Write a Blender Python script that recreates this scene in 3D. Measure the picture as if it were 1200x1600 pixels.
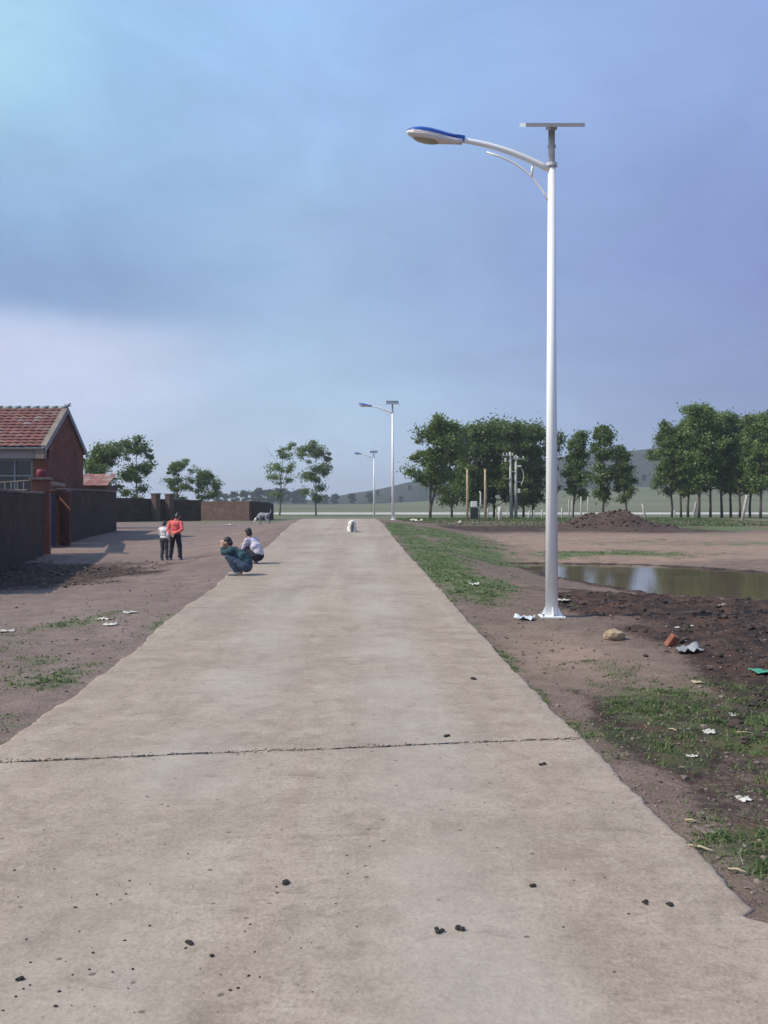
import bpy, bmesh, math, random
import numpy as np
from mathutils import Vector, Matrix
R_ = math.radians
for o in list(bpy.data.objects):
    bpy.data.objects.remove(o)
scene = bpy.context.scene
C = scene.collection

# ---------------------------------------------------------------- camera
F, CX, HY, EYE = 1505.0, 600.0, 788.0, 1.65      # focal length in photo pixels, centre column, horizon row, eye height
cam = bpy.data.cameras.new('camera')
cam.sensor_fit = 'AUTO'; cam.sensor_width = 36; cam.lens = 36 * F / 1600
cam.shift_y = -12 / 1600
cam.clip_start = 0.05; cam.clip_end = 8000
camo = bpy.data.objects.new('camera', cam); C.objects.link(camo)
camo.location = (0, 0, EYE); camo.rotation_euler = (R_(90), 0, 0)
scene.camera = camo

# ---------------------------------------------------------------- light and sky
SUN_AZ = (-0.966, -0.259)                        # towards the sun: left and a little behind the camera
SUN_EL = R_(46)
sun = bpy.data.lights.new('sun', 'SUN'); sun.energy = 4.2; sun.angle = R_(0.53); sun.color = (1, .90, .755)
suno = bpy.data.objects.new('sun', sun); C.objects.link(suno)
sd = Vector((SUN_AZ[0] * math.cos(SUN_EL), SUN_AZ[1] * math.cos(SUN_EL), math.sin(SUN_EL)))
suno.rotation_euler = sd.to_track_quat('Z', 'Y').to_euler()
scene.view_settings.view_transform = 'Standard'; scene.view_settings.look = 'None'
scene.view_settings.gamma = 1; scene.view_settings.use_curve_mapping = False
scene.view_settings.exposure = 0.1
scene.cycles.max_bounces = 6; scene.cycles.volume_bounces = 0; scene.cycles.transparent_max_bounces = 6


def lin(r, g, b):
    f = lambda c: c / 12.92 if c <= .04045 else ((c + .055) / 1.055) ** 2.4
    return (f(r / 255), f(g / 255), f(b / 255), 1)


class NT:
    """small helper to write node trees"""
    def __init__(s, tree):
        s.t = tree; s.n = tree.nodes; s.l = tree.links

    def node(s, kind, **kw):
        n = s.n.new(kind)
        for k, v in kw.items():
            if k.startswith('_'):
                continue
            setattr(n, k, v)
        return n

    def put(s, sock, v):
        if hasattr(v, 'links') or isinstance(v, bpy.types.NodeSocket):
            s.l.new(v, sock)
        else:
            sock.default_value = v

    def math(s, op, a, b=0.0, c=0.0, clamp=False):
        n = s.node('ShaderNodeMath', operation=op, use_clamp=clamp)
        s.put(n.inputs[0], a); s.put(n.inputs[1], b); s.put(n.inputs[2], c)
        return n.outputs[0]

    def step(s, v, a, b, lo=0.0, hi=1.0):
        n = s.node('ShaderNodeMapRange', interpolation_type='SMOOTHSTEP')
        s.put(n.inputs[0], v); s.put(n.inputs[1], a); s.put(n.inputs[2], b)
        n.inputs[3].default_value = lo; n.inputs[4].default_value = hi
        return n.outputs[0]

    def mix(s, f, a, b, mode='MIX'):
        n = s.node('ShaderNodeMix', data_type='RGBA', blend_type=mode)
        s.put(n.inputs[0], f); s.put(n.inputs[6], a); s.put(n.inputs[7], b)
        return n.outputs[2]

    def noise(s, vec, scale, detail=4, rough=.55, dist=0.0):
        n = s.node('ShaderNodeTexNoise')
        if vec is not None:
            s.l.new(vec, n.inputs['Vector'])
        n.inputs['Scale'].default_value = scale; n.inputs['Detail'].default_value = detail
        n.inputs['Roughness'].default_value = rough; n.inputs['Distortion'].default_value = dist
        return n.outputs['Fac']

    def voro(s, vec, scale, feature='F1', out='Distance', rnd=1.0):
        n = s.node('ShaderNodeTexVoronoi', feature=feature)
        s.l.new(vec, n.inputs['Vector']); n.inputs['Scale'].default_value = scale
        n.inputs['Randomness'].default_value = rnd
        return n.outputs[out]

    def scaled(s, vec, k):
        n = s.node('ShaderNodeVectorMath', operation='MULTIPLY')
        s.l.new(vec, n.inputs[0]); n.inputs[1].default_value = k
        return n.outputs[0]

    def ramp(s, f, stops):
        n = s.node('ShaderNodeValToRGB')
        e = n.color_ramp.elements
        while len(e) < len(stops):
            e.new(.5)
        for el, (p, c) in zip(e, stops):
            el.position = p; el.color = c
        s.put(n.inputs[0], f)
        return n.outputs[0]


world = bpy.data.worlds.new('World'); scene.world = world; world.use_nodes = True
w = NT(world.node_tree); w.n.clear()
wo = w.node('ShaderNodeOutputWorld'); bg = w.node('ShaderNodeBackground'); w.l.new(bg.outputs[0], wo.inputs[0])
bg.inputs[1].default_value = 0.1
sky = w.node('ShaderNodeTexSky', sky_type='NISHITA'); sky.sun_disc = False
sky.sun_elevation = SUN_EL; sky.sun_rotation = math.atan2(SUN_AZ[0], SUN_AZ[1]) % (2 * math.pi)
tc = w.node('ShaderNodeTexCoord'); gen = tc.outputs['Generated']
sep = w.node('ShaderNodeSeparateXYZ'); w.l.new(gen, sep.inputs[0]); dx, dy_, dz = sep.outputs
warp = w.noise(w.scaled(gen, (3, 3, 7)), 1.4, 4, .6)
warp2 = w.noise(w.scaled(gen, (2, 2, 5)), 2.6, 5, .6, .6)
ax = w.math('ADD', dx, w.math('MULTIPLY', w.math('SUBTRACT', warp, .5), .22))
ux = w.step(ax, -.42, .42)                      # 0 left of the view, 1 right of it
ux = w.math('MULTIPLY_ADD', ax, 1.25, .5, clamp=True)
ez = w.math('ADD', dz, w.math('MULTIPLY', w.math('SUBTRACT', warp2, .5), .05))
top = w.ramp(ux, [(0, lin(178, 226, 250)), (.2, lin(154, 196, 240)), (.5, lin(150, 185, 236)), (1, lin(142, 165, 225))])
mid = w.ramp(ux, [(0, lin(136, 173, 218)), (.4, lin(151, 182, 223)), (.7, lin(138, 160, 211)), (1, lin(122, 137, 197))])
low = w.ramp(ux, [(0, lin(182, 202, 236)), (.45, lin(170, 198, 231)), (.75, lin(144, 166, 210)), (1, lin(124, 142, 192))])
hor = w.ramp(ux, [(0, lin(195, 213, 240)), (.45, lin(180, 203, 231)), (.8, lin(148, 168, 208)), (1, lin(134, 151, 196))])
col = w.mix(w.step(ez, .02, .10), hor, low)
col = w.mix(w.step(ez, .08, .24), col, mid)
col = w.mix(w.step(ez, .24, .46), col, top)
# long cloud base with a pale gap of clear air under it, to the left
edge = w.math('ADD', dz, w.math('MULTIPLY', w.math('SUBTRACT', w.noise(w.scaled(gen, (4, 4, 3)), 1.6, 3, .5), .5), .03))
gap = w.math('MULTIPLY', w.step(edge, .205, .150), w.step(ax, -.11, -.31))
gap = w.math('MULTIPLY', gap, w.step(dy_, .1, .5))
gap = w.math('MULTIPLY', gap, w.step(dz, .02, .15, .35, 1.0))
col = w.mix(w.math('MULTIPLY', gap, .8), col, lin(205, 212, 246))
base = w.math('MULTIPLY', w.step(edge, .17, .2), w.step(edge, .30, .2))
base = w.math('MULTIPLY', base, w.step(ax, -.08, -.32))
col = w.mix(w.math('MULTIPLY', base, .55), col, lin(116, 141, 196))
# soft mottling of the deck
mot = w.noise(w.scaled(gen, (2.2, 2.2, 4.0)), 2.3, 7, .64, .7)
gain = w.math('MULTIPLY_ADD', w.math('SUBTRACT', mot, .5), .44, 1.02)
gc = w.node('ShaderNodeCombineColor'); [w.l.new(gain, gc.inputs[i]) for i in range(3)]
col = w.mix(1.0, col, gc.outputs[0], 'MULTIPLY')
ten = w.mix(1.0, col, (10.3, 10.15, 9.7, 1), 'MULTIPLY')
col = w.mix(.92, sky.outputs[0], ten)
w.l.new(col, bg.inputs[0])

# ---------------------------------------------------------------- numpy noise
def _h(ix, iy, s):
    n = (ix.astype(np.int64) * 374761393 + iy.astype(np.int64) * 668265263 + s * 974711) & 0x7fffffff
    n = ((n ^ (n >> 13)) * 1274126177) & 0x7fffffff
    return ((n ^ (n >> 16)) & 0xffff) / 65535.0

def vnoise(x, y, s=0):
    x = np.asarray(x, float); y = np.asarray(y, float)
    ix = np.floor(x); iy = np.floor(y); fx = x - ix; fy = y - iy
    fx = fx * fx * (3 - 2 * fx); fy = fy * fy * (3 - 2 * fy)
    a = _h(ix, iy, s); b = _h(ix + 1, iy, s); c = _h(ix, iy + 1, s); d = _h(ix + 1, iy + 1, s)
    return (a * (1 - fx) + b * fx) * (1 - fy) + (c * (1 - fx) + d * fx) * fy

def fbm(x, y, s=0, o=4):
    t = 0; a = .5; n = 0
    for i in range(o):
        t = t + a * vnoise(x * 2 ** i + 13.7 * i, y * 2 ** i - 7.1 * i, s + i); n += a; a *= .5
    return t / n

def sstep(v, a, b):
    t = np.clip((v - a) / (b - a), 0, 1)
    return t * t * (3 - 2 * t)

# ---------------------------------------------------------------- terrain
_ty = np.arange(-100, 1200, .5)
def _table(pts):
    v = np.interp(_ty, [p[0] for p in pts], [p[1] for p in pts])
    k = np.exp(-(np.arange(-12, 13) * .5) ** 2 / (2 * 2.2 ** 2)); k /= k.sum()
    return np.convolve(np.pad(v, 12, 'edge'), k, 'valid')
TR = _table([(-100, 0), (9, 0), (16, .11), (25, .27), (30, .37), (42, .74), (51, .83), (57, .78), (98, .02), (120, 0), (1200, 0)])
TL = _table([(-100, 0), (26, -.02), (30, -.02), (37, .17), (48, .36), (73, .34), (90, .2), (110, 0), (1200, 0)])
TQ = _table([(-100, 0), (20, 0), (30, .05), (40, .25), (50, .45), (60, .48), (90, .42), (130, 0), (1200, 0)])
prof = lambda T, y: np.interp(y, _ty, T)
redge = lambda y: 1.59 - .039 * np.minimum(y, 75)
ledge = lambda y: redge(y) - 4.0
POND_Z = -.12
POND = np.array([(3.9, 28.6), (5.1, 28.6), (7.3, 28.1), (9.1, 25.8), (10.3, 24.2), (13, 23), (15, 20.5), (13, 18), (9.5, 17.2), (7.25, 17.8), (5.37, 18.9), (4.95, 20.2), (4.6, 21.6), (4.1, 23.6)])

def sdf_poly(x, y, P):
    d = np.full(np.shape(x), 1e9); ins = np.zeros(np.shape(x), bool)
    for i in range(len(P)):
        a = P[i]; b = P[(i + 1) % len(P)]; e = b - a
        wx = x - a[0]; wy = y - a[1]
        t = np.clip((wx * e[0] + wy * e[1]) / (e @ e), 0, 1)
        d = np.minimum(d, np.hypot(wx - e[0] * t, wy - e[1] * t))
        c = ((a[1] > y) != (b[1] > y)) & (x < (b[0] - a[0]) * (y - a[1]) / (b[1] - a[1] + 1e-12) + a[0])
        ins ^= c
    return np.where(ins, -d, d)

def base_h(x, y):
    x = np.asarray(x, float); y = np.asarray(y, float)
    r = prof(TR, y); q = prof(TQ, y); l = prof(TL, y)
    wr = sstep(x - redge(y), 0, 5); wl = sstep(ledge(y) - x, 0, 3.6)
    h = r + (q - r) * wr + (l - r) * wl
    far = 9 * sstep(y, 170, 520) * sstep(x / np.maximum(y, 1), -.05, .28) + 1.6 * sstep(y, 200, 480)
    h = h + far
    near = (x > 2) & (x < 20) & (y > 12) & (y < 36)
    if np.any(near):
        s = np.where(near, sdf_poly(x, y, POND), 9.0)
        bank = np.where(s < 0, POND_Z + .14 * s, POND_Z + (h - POND_Z) * sstep(s, -.2, 2.4))
        h = np.where(near & (s < 2.4), bank, h)
    return h

DARK = np.array([(3.0, 17.0), (5, 17.9), (7, 17.0), (10, 16.8), (10, 7), (3.4, 6.6), (3.0, 7.6), (3.15, 9.0), (3.1, 10.2), (2.95, 12.6), (2.7, 15.2)])
def masks(x, y):
    """grass, dark soil, pale dust, brown rubble soil; what lies on the ground where"""
    n1 = fbm(x * .9, y * .9, 3); n2 = fbm(x * 3.1, y * 3.1, 7); n3 = fbm(x * .3, y * .22, 11)
    xr = x - redge(y); xl = ledge(y) - x
    g = np.zeros(np.shape(x))
    blob = lambda cx, cy, rx, ry, a=0: np.exp(-((((x - cx) * math.cos(a) + (y - cy) * math.sin(a)) / rx) ** 2 + ((-(x - cx) * math.sin(a) + (y - cy) * math.cos(a)) / ry) ** 2))
    g = np.maximum(g, .72 * blob(2.35, 6.3, .75, 2.3, .06))                       # weedy strip near right
    g = np.maximum(g, .85 * blob(1.95, 4.4, .45, 1.1))
    g = np.maximum(g, .75 * blob(2.3, 8.6, .6, 1.0))
    g = np.maximum(g, .85 * np.exp(-(xr / .13) ** 2) * sstep(y, 5, 8) * sstep(y, 60, 40))   # fringe along the slab edge
    g = np.maximum(g, 1.05 * np.exp(-((xr - .75) / .95) ** 2) * sstep(y, 13.5, 17) * sstep(y, 50, 44))
    g = np.maximum(g, 1.0 * np.exp(-((xr - 2.4) / 2.0) ** 2) * sstep(y, 27, 31) * sstep(y, 47, 42))
    g = np.maximum(g, .9 * blob(6.5, 31, 4, 1.6))
    g = np.maximum(g, .75 * blob(3.5, 28, 2, 2.5))
    g = np.maximum(g, .85 * blob(17, 52, 6, 8)); g = np.maximum(g, .6 * blob(13, 37, 5, 1.8))
    g = np.maximum(g, .9 * blob(-4.2, 13.3, .34, 2.0, -.30)); g = np.maximum(g, .8 * blob(-4.35, 10.8, .3, 1.2, -.35))
    g = np.maximum(g, .85 * blob(-2.85, 12.6, .3, 1.6, .05)); g = np.maximum(g, 1.0 * blob(-3.05, 9.1, .33, .5))
    g = np.maximum(g, .85 * blob(-2.75, 6.7, .45, .5)); g = np.maximum(g, .45 * blob(-5.3, 10, 1.5, .6))
    g = np.maximum(g, .62 * sstep(xr, .25, .6) * sstep(y, 9.6, 8.2) * sstep(x, 4.2, 3.0) * (y > 3))
    g = np.maximum(g, .5 * sstep(xr, .05, .5) * sstep(xr, 2.3, 1.3) * sstep(y, 13, 16) * sstep(y, 48, 40))
    lush = sstep(y, 56, 66) * sstep(y, 140, 110) * .8
    g = np.maximum(g, lush * sstep(y, 60, 75))
    g = np.clip(g * .9 + (n1 - .5) * 1.3 * (g > .08) + (n2 - .5) * 1.1 * (g > .08), 0, 1)
    d = sstep(sdf_poly(x, y, DARK), .5, -.5) * sstep(x, 1, 3) if np.size(x) else g
    d = np.clip(d * (1.15 + .25 * sstep(x, 3.2, 5) - .7 * sstep(y, 8.5, 12) * sstep(y, 16, 13.5)) + (n1 - .5) * .8 * (d > .05), 0, 1)
    damp = .52 * sstep(xr, .05, .5) * sstep(y, 9.3, 7.5) * sstep(x, 6, 4) + .3 * np.exp(-((x - 3.2) / 1.6) ** 2 - ((y - 16) / 3) ** 2)
    d = np.maximum(d, np.clip(damp * (y > 3) + (n1 - .5) * .9 * (damp > .1) + (n2 - .5) * .5 * (damp > .1), 0, .62))
    pn_ = (x > 1) & (x < 20) & (y > 12) & (y < 36)
    if np.any(pn_):
        sp_ = sdf_poly(x, y, POND)
        d = np.where(pn_, np.maximum(d, np.clip(.62 * np.exp(-(np.maximum(sp_, 0) / .4) ** 2) + (n1 - .5) * .5 * (sp_ < 1), 0, 1) * (sp_ < 1.2)), d)
    d = np.maximum(d, np.clip(.85 * np.exp(-((y - 49) / 4.5) ** 2) * sstep(x, 1.5, 5) * sstep(x, 19, 13) + (n3 - .5) * .5, 0, 1) * (y > 38) * (y < 62))
    d = np.maximum(d, np.clip(1.1 * blob(-8.3, 22.7, 2.6, 3.6, -.1) + (n1 - .5) * .8, 0, 1) * (x < -5) * (y > 15) * (y < 30))
    p = blob(2.0, 10.3, .75, 1.9) * .9
    p = np.maximum(p, .9 * sstep(y, 27.5, 29) * sstep(y, 47, 41) * sstep(xr, 2.6, 5))
    p = np.maximum(p, .18 * sstep(y, 52, 36) * sstep(y, 24, 32) * sstep(xl, .2, 2))
    p = np.clip(p + (n1 - .5) * .6 * (p > .05) + (n3 - .5) * .4 * (p > .05), 0, 1)
    p = p * (1 - .8 * g) * (1 - d)
    return g, d, p

def ground_h(x, y):
    """the ground with its fine relief, the slab bed pressed in"""
    x = np.asarray(x, float); y = np.asarray(y, float)
    g, d, p = masks(x, y)
    h = base_h(x, y)
    near = sstep(y, 70, 40)
    ed_ = np.maximum(redge(y) * 0 + (x - redge(y)), ledge(y) - x)
    near = near * (.12 + .88 * sstep(ed_, .02, .45))
    h = h + near * (.035 * (fbm(x * .8, y * .8, 21) - .5) + .022 * (fbm(x * 3.3, y * 3.3, 22) - .5) + .014 * (fbm(x * 9, y * 9, 23) - .5))
    lump = np.abs(fbm(x * 2.3, y * 2.3, 31) - .5) * 2; lump2 = fbm(x * 7.5, y * 7.5, 32)
    hump = np.where((y > 38), .35, 1.0)
    h = h + d * sstep(ed_, .1, .6) * hump * (.09 * (1 - lump) ** 2 - .055 + .13 * (lump2 - .45)) * np.where(y < 9, .6, 1)
    xr = x - redge(y); xl = ledge(y) - x
    h = h + .019 * sstep(np.abs(np.maximum(xr, xl)), .6, .15) * (y < 74)
    inside = sstep(np.maximum(xr, xl), -.20, -.32)
    apron = (y < 3.6) & (x < 2.2)
    inside = np.where(apron, 1, inside) * (y < 74) * (y > -35)
    return h * (1 - inside) + (base_h(x, y) - .13) * inside

def road_h(x, y):
    return base_h(x, y) + .03

def mesh_np(name, V, Fs, mat=None, parent=None, smooth=False):
    me = bpy.data.meshes.new(name)
    V = np.asarray(V, np.float32)
    if isinstance(Fs, np.ndarray):
        k = Fs.shape[1]
        me.vertices.add(len(V)); me.vertices.foreach_set('co', V.ravel())
        me.loops.add(Fs.size); me.loops.foreach_set('vertex_index', Fs.astype(np.int32).ravel())
        me.polygons.add(len(Fs)); me.polygons.foreach_set('loop_start', np.arange(0, Fs.size, k, dtype=np.int32))
        me.update(calc_edges=True)
    else:
        me.from_pydata([tuple(v) for v in V], [], Fs); me.update()
    if smooth:
        me.polygons.foreach_set('use_smooth', np.ones(len(me.polygons), bool))
    o = bpy.data.objects.new(name, me); C.objects.link(o)
    if mat:
        me.materials.append(mat)
    if parent:
        o.parent = parent
    return o

def grid_faces(nr, nc):
    i = np.arange(nr - 1)[:, None] * nc + np.arange(nc - 1)[None]
    return np.stack([i, i + 1, i + nc + 1, i + nc], -1).reshape(-1, 4)

def tag(o, label=None, cat=None, group=None, kind=None):
    for k, v in (('label', label), ('category', cat), ('group', group), ('kind', kind)):
        if v:
            o[k] = v
    return o

def empty(name, loc, rz=0, label=None, cat=None, group=None, kind=None, scale=1):
    o = bpy.data.objects.new(name, None); C.objects.link(o)
    o.location = loc; o.rotation_euler = (0, 0, rz); o.scale = (scale,) * 3; o.empty_display_size = .2
    return tag(o, label, cat, group, kind)

kids = {}
def copy_tree(o, parent=None):
    c = o.copy(); C.objects.link(c)
    if parent:
        c.parent = parent
    for ch in list(o.children):
        copy_tree(ch, c)
    return c

def at(px, py, d):
    return Vector(((px - CX) / F * d, d, EYE + (HY - py) / F * d))

def surf(x, y):
    on = (x < redge(y)) & (x > ledge(y)) & (y < 73)
    return float(np.where(on, road_h(x, y), ground_h(np.array([x]), np.array([y]))[0]))

def hit(px, py):
    """where the line of sight through a photo pixel meets the ground"""
    ds = np.geomspace(2.5, 200, 1400)
    x = (px - CX) / F * ds; z = EYE + (HY - py) / F * ds
    on = (x < redge(ds)) & (x > ledge(ds)) & (ds < 73)
    gz = np.where(on, road_h(x, ds), ground_h(x, ds))
    k = np.argmax(z <= gz)
    return Vector((x[k], ds[k], gz[k]))

# ---------------------------------------------------------------- materials
def new_mat(name):
    m = bpy.data.materials.new(name); m.use_nodes = True
    t = NT(m.node_tree)
    b = t.n['Principled BSDF']
    return m, t, b

def objpos(t, world_space=False):
    if world_space:
        return t.node('ShaderNodeNewGeometry').outputs['Position']
    return t.node('ShaderNodeTexCoord').outputs['Object']

def simple(name, c, rough=.7, var=.15, scale=8, bump=.0, metal=0, bscale=40, per_object=0.0, spec=.5):
    m, t, b = new_mat(name)
    p = objpos(t)
    n = t.noise(p, scale, 5, .6)
    a = tuple(max(0, v * (1 - var)) for v in c[:3]) + (1,); e = tuple(min(1, v * (1 + var)) for v in c[:3]) + (1,)
    colr = t.mix(t.step(n, .3, .7), a, e)
    if per_object:
        oi = t.node('ShaderNodeObjectInfo').outputs['Random']
        k = t.math('MULTIPLY_ADD', oi, 2 * per_object, 1 - per_object)
        cc = t.node('ShaderNodeCombineColor'); [t.l.new(k, cc.inputs[i]) for i in range(3)]
        colr = t.mix(1.0, colr, cc.outputs[0], 'MULTIPLY')
    t.l.new(colr, b.inputs['Base Color'])
    b.inputs['Roughness'].default_value = rough; b.inputs['Metallic'].default_value = metal
    b.inputs['Specular IOR Level'].default_value = spec
    if bump:
        bn = t.node('ShaderNodeBump'); bn.inputs['Strength'].default_value = bump; bn.inputs['Distance'].default_value = .02
        t.l.new(t.noise(p, bscale, 4, .6), bn.inputs['Height']); t.l.new(bn.outputs[0], b.inputs['Normal'])
    return m

def ground_mat():
    m, t, b = new_mat('ground_soil')
    p = objpos(t, True)
    at_ = t.node('ShaderNodeAttribute', attribute_name='mask'); sp = t.node('ShaderNodeSeparateColor'); t.l.new(at_.outputs['Color'], sp.inputs[0])
    g, d, pl = sp.outputs
    xyz = t.node('ShaderNodeSeparateXYZ'); t.l.new(p, xyz.inputs[0])
    nl = t.noise(p, .35, 5, .6); nm = t.noise(p, 2.2, 6, .62); nf = t.noise(p, 14, 6, .7); nff = t.noise(p, 60, 4, .7); n5 = t.noise(p, 5.5, 6, .7, .4)
    soil = t.mix(t.step(nm, .3, .72), (0.145, 0.102, 0.084, 1), (0.231, 0.168, 0.139, 1))
    left = t.step(xyz.outputs[0], 1, -2.5)
    soil = t.mix(t.math('MULTIPLY', left, .75), soil, t.mix(t.step(nm, .3, .72), (.20, .148, .138, 1), (.275, .208, .192, 1)))
    soil = t.mix(t.math('MULTIPLY', t.step(nl, .35, .68), .38), soil, (0.114, 0.080, 0.067, 1))
    soil = t.mix(t.math('MULTIPLY', t.step(nf, .52, .74), .42), soil, (0.092, 0.066, 0.056, 1))
    soil = t.mix(t.math('MULTIPLY', t.step(n5, .5, .7), .5), soil, (0.088, 0.062, 0.050, 1))
    soil = t.mix(t.math('MULTIPLY', t.step(n5, .44, .28), .4), soil, (0.273, 0.201, 0.159, 1))
    soil = t.mix(t.math('MULTIPLY', t.step(nff, .51, .62), .55), soil, (0.062, 0.045, 0.037, 1))
    soil = t.mix(t.math('MULTIPLY', t.step(nff, .46, .36), .45), soil, (0.317, 0.242, 0.192, 1))
    # pale trampled dust and pinkish dry clay
    pm = t.math('MULTIPLY', pl, t.step(nf, .2, .6, .55, 1), clamp=True)
    soil = t.mix(pm, soil, t.mix(t.step(nm, .35, .65), (0.264, 0.182, 0.141, 1), (0.317, 0.226, 0.169, 1)))
    # dark turned soil
    dk = t.step(t.math('ADD', d, t.math('MULTIPLY', t.math('SUBTRACT', nf, .5), .8)), .15, .5)
    red = t.mix(t.step(nm, .4, .62), (.036, .024, .022, 1), (.082, .048, .037, 1))
    soil = t.mix(dk, soil, red)
    # pebbles
    vd = t.voro(p, 26); vc = t.voro(p, 26, out='Color')
    vs = t.node('ShaderNodeSeparateColor'); t.l.new(vc, vs.inputs[0])
    peb = t.math('MULTIPLY', t.step(vd, .34, .24), t.step(vs.outputs[0], .80, .84))
    soil = t.mix(t.math('MULTIPLY', peb, .8), soil, t.mix(vs.outputs[1], (.34, .29, .26, 1), (.12, .095, .09, 1)))
    # low ground cover between the blades
    gm = t.step(t.math('ADD', g, t.math('MULTIPLY', t.math('SUBTRACT', nf, .5), .9)), .36, .78)
    gcol = t.mix(t.step(nm, .3, .7), (.064, .102, .042, 1), (.118, .17, .066, 1))
    gcol = t.mix(t.math('MULTIPLY', t.step(nff, .45, .7), .5), gcol, (.11, .115, .06, 1))
    soil = t.mix(t.math('MULTIPLY', gm, t.step(xyz.outputs[1], 12, 20, .38, .85)), soil, gcol)
    # wet margin of the pond and open pasture far away
    fld = t.step(xyz.outputs[1], 75, 105)
    bands = t.noise(t.scaled(p, (.004, .03, 0)), 1.0, 5, .6)
    fcol = t.mix(t.step(bands, .35, .65), (.095, .108, .062, 1), (.15, .152, .095, 1))
    soil = t.mix(fld, soil, fcol)
    t.l.new(soil, b.inputs['Base Color']); b.inputs['Roughness'].default_value = .95; b.inputs['Specular IOR Level'].default_value = .2
    h = t.math('ADD', t.math('MULTIPLY', nf, .6), t.math('MULTIPLY', nff, .25))
    h = t.math('ADD', h, t.math('MULTIPLY', peb, .3))
    bn = t.node('ShaderNodeBump'); bn.inputs['Strength'].default_value = .9; bn.inputs['Distance'].default_value = .04
    t.l.new(h, bn.inputs['Height']); t.l.new(bn.outputs[0], b.inputs['Normal'])
    return m

def concrete_mat():
    m, t, b = new_mat('road_concrete')
    p = objpos(t, True)
    nl = t.noise(p, .45, 4, .6); nm = t.noise(p, 2.2, 6, .65, .3); nf = t.noise(p, 22, 6, .7); nff = t.noise(p, 120, 3, .6)
    lng = t.noise(t.scaled(p, (2.6, .10, 1)), 1.0, 5, .6)        # wheel tracks along the road
    brs = t.noise(t.scaled(p, (1.2, 16, 1)), 1.0, 5, .65, .4)    # broomed and trowelled across
    grit = t.noise(t.scaled(p, (1, .75, 1)), 60, 6, .8); mot = t.noise(p, 6.5, 6, .72, .5)
    c = t.mix(t.step(nm, .3, .72), (0.259, 0.202, 0.163, 1), (0.368, 0.294, 0.241, 1))
    c = t.mix(t.math('MULTIPLY', t.step(nl, .35, .7), .5), c, (0.391, 0.314, 0.255, 1))
    c = t.mix(t.math('MULTIPLY', t.step(lng, .46, .72), .5), c, (0.409, 0.348, 0.290, 1))
    c = t.mix(t.math('MULTIPLY', t.step(brs, .5, .76), .36), c, (0.227, 0.179, 0.144, 1))
    c = t.mix(t.math('MULTIPLY', t.step(mot, .5, .66), .5), c, (0.203, 0.159, 0.126, 1))
    c = t.mix(t.math('MULTIPLY', t.step(mot, .46, .34), .42), c, (0.435, 0.366, 0.305, 1))
    c = t.mix(t.math('MULTIPLY', t.step(nf, .52, .68), .42), c, (0.173, 0.133, 0.106, 1))
    c = t.mix(t.math('MULTIPLY', t.step(grit, .50, .62), .44), c, (0.155, 0.121, 0.097, 1))
    c = t.mix(t.math('MULTIPLY', t.step(grit, .47, .36), .36), c, (0.471, 0.400, 0.338, 1))
    xs_ = t.node('ShaderNodeSeparateXYZ'); t.l.new(p, xs_.inputs[0])
    u_ = t.math('ADD', xs_.outputs[0], t.math('MULTIPLY', xs_.outputs[1], .039))
    for cx_ in (-.95, .45):      # dust polished pale by wheels
        tk = t.step(t.math('ABSOLUTE', t.math('ADD', u_, -cx_)), .62, .12)
        c = t.mix(t.math('MULTIPLY', tk, t.math('MULTIPLY', t.step(nl, .3, .62), .42)), c, (0.397, 0.353, 0.311, 1))
    big = t.noise(t.scaled(p, (.8, .35, 1)), .55, 5, .65, .6)
    c = t.mix(t.math('MULTIPLY', t.step(big, .5, .68), .42), c, (0.212, 0.179, 0.153, 1))
    # dried mud drips and stains
    st = t.noise(t.scaled(p, (1.1, 1.7, 1)), 1.9, 8, .7, 1.2)
    c = t.mix(t.math('MULTIPLY', t.step(st, .57, .70), .5), c, (.19, .148, .125, 1))
    vd = t.voro(p, 13); vc = t.voro(p, 13, out='Color'); vs = t.node('ShaderNodeSeparateColor'); t.l.new(vc, vs.inputs[0])
    spk = t.math('MULTIPLY', t.step(t.math('ADD', vd, t.math('MULTIPLY', t.math('SUBTRACT', nf, .5), .3)), .2, .1), t.step(vs.outputs[0], .9, .92))
    c = t.mix(t.math('MULTIPLY', spk, .75), c, (.085, .068, .06, 1))
    t.l.new(c, b.inputs['Base Color']); b.inputs['Roughness'].default_value = .9; b.inputs['Specular IOR Level'].default_value = .25
    h = t.math('ADD', t.math('MULTIPLY', nf, .6), t.math('ADD', t.math('MULTIPLY', brs, .35), t.math('MULTIPLY', grit, .25)))
    bn = t.node('ShaderNodeBump'); bn.inputs['Strength'].default_value = .55; bn.inputs['Distance'].default_value = .012
    t.l.new(h, bn.inputs['Height']); t.l.new(bn.outputs[0], b.inputs['Normal'])
    return m

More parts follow.
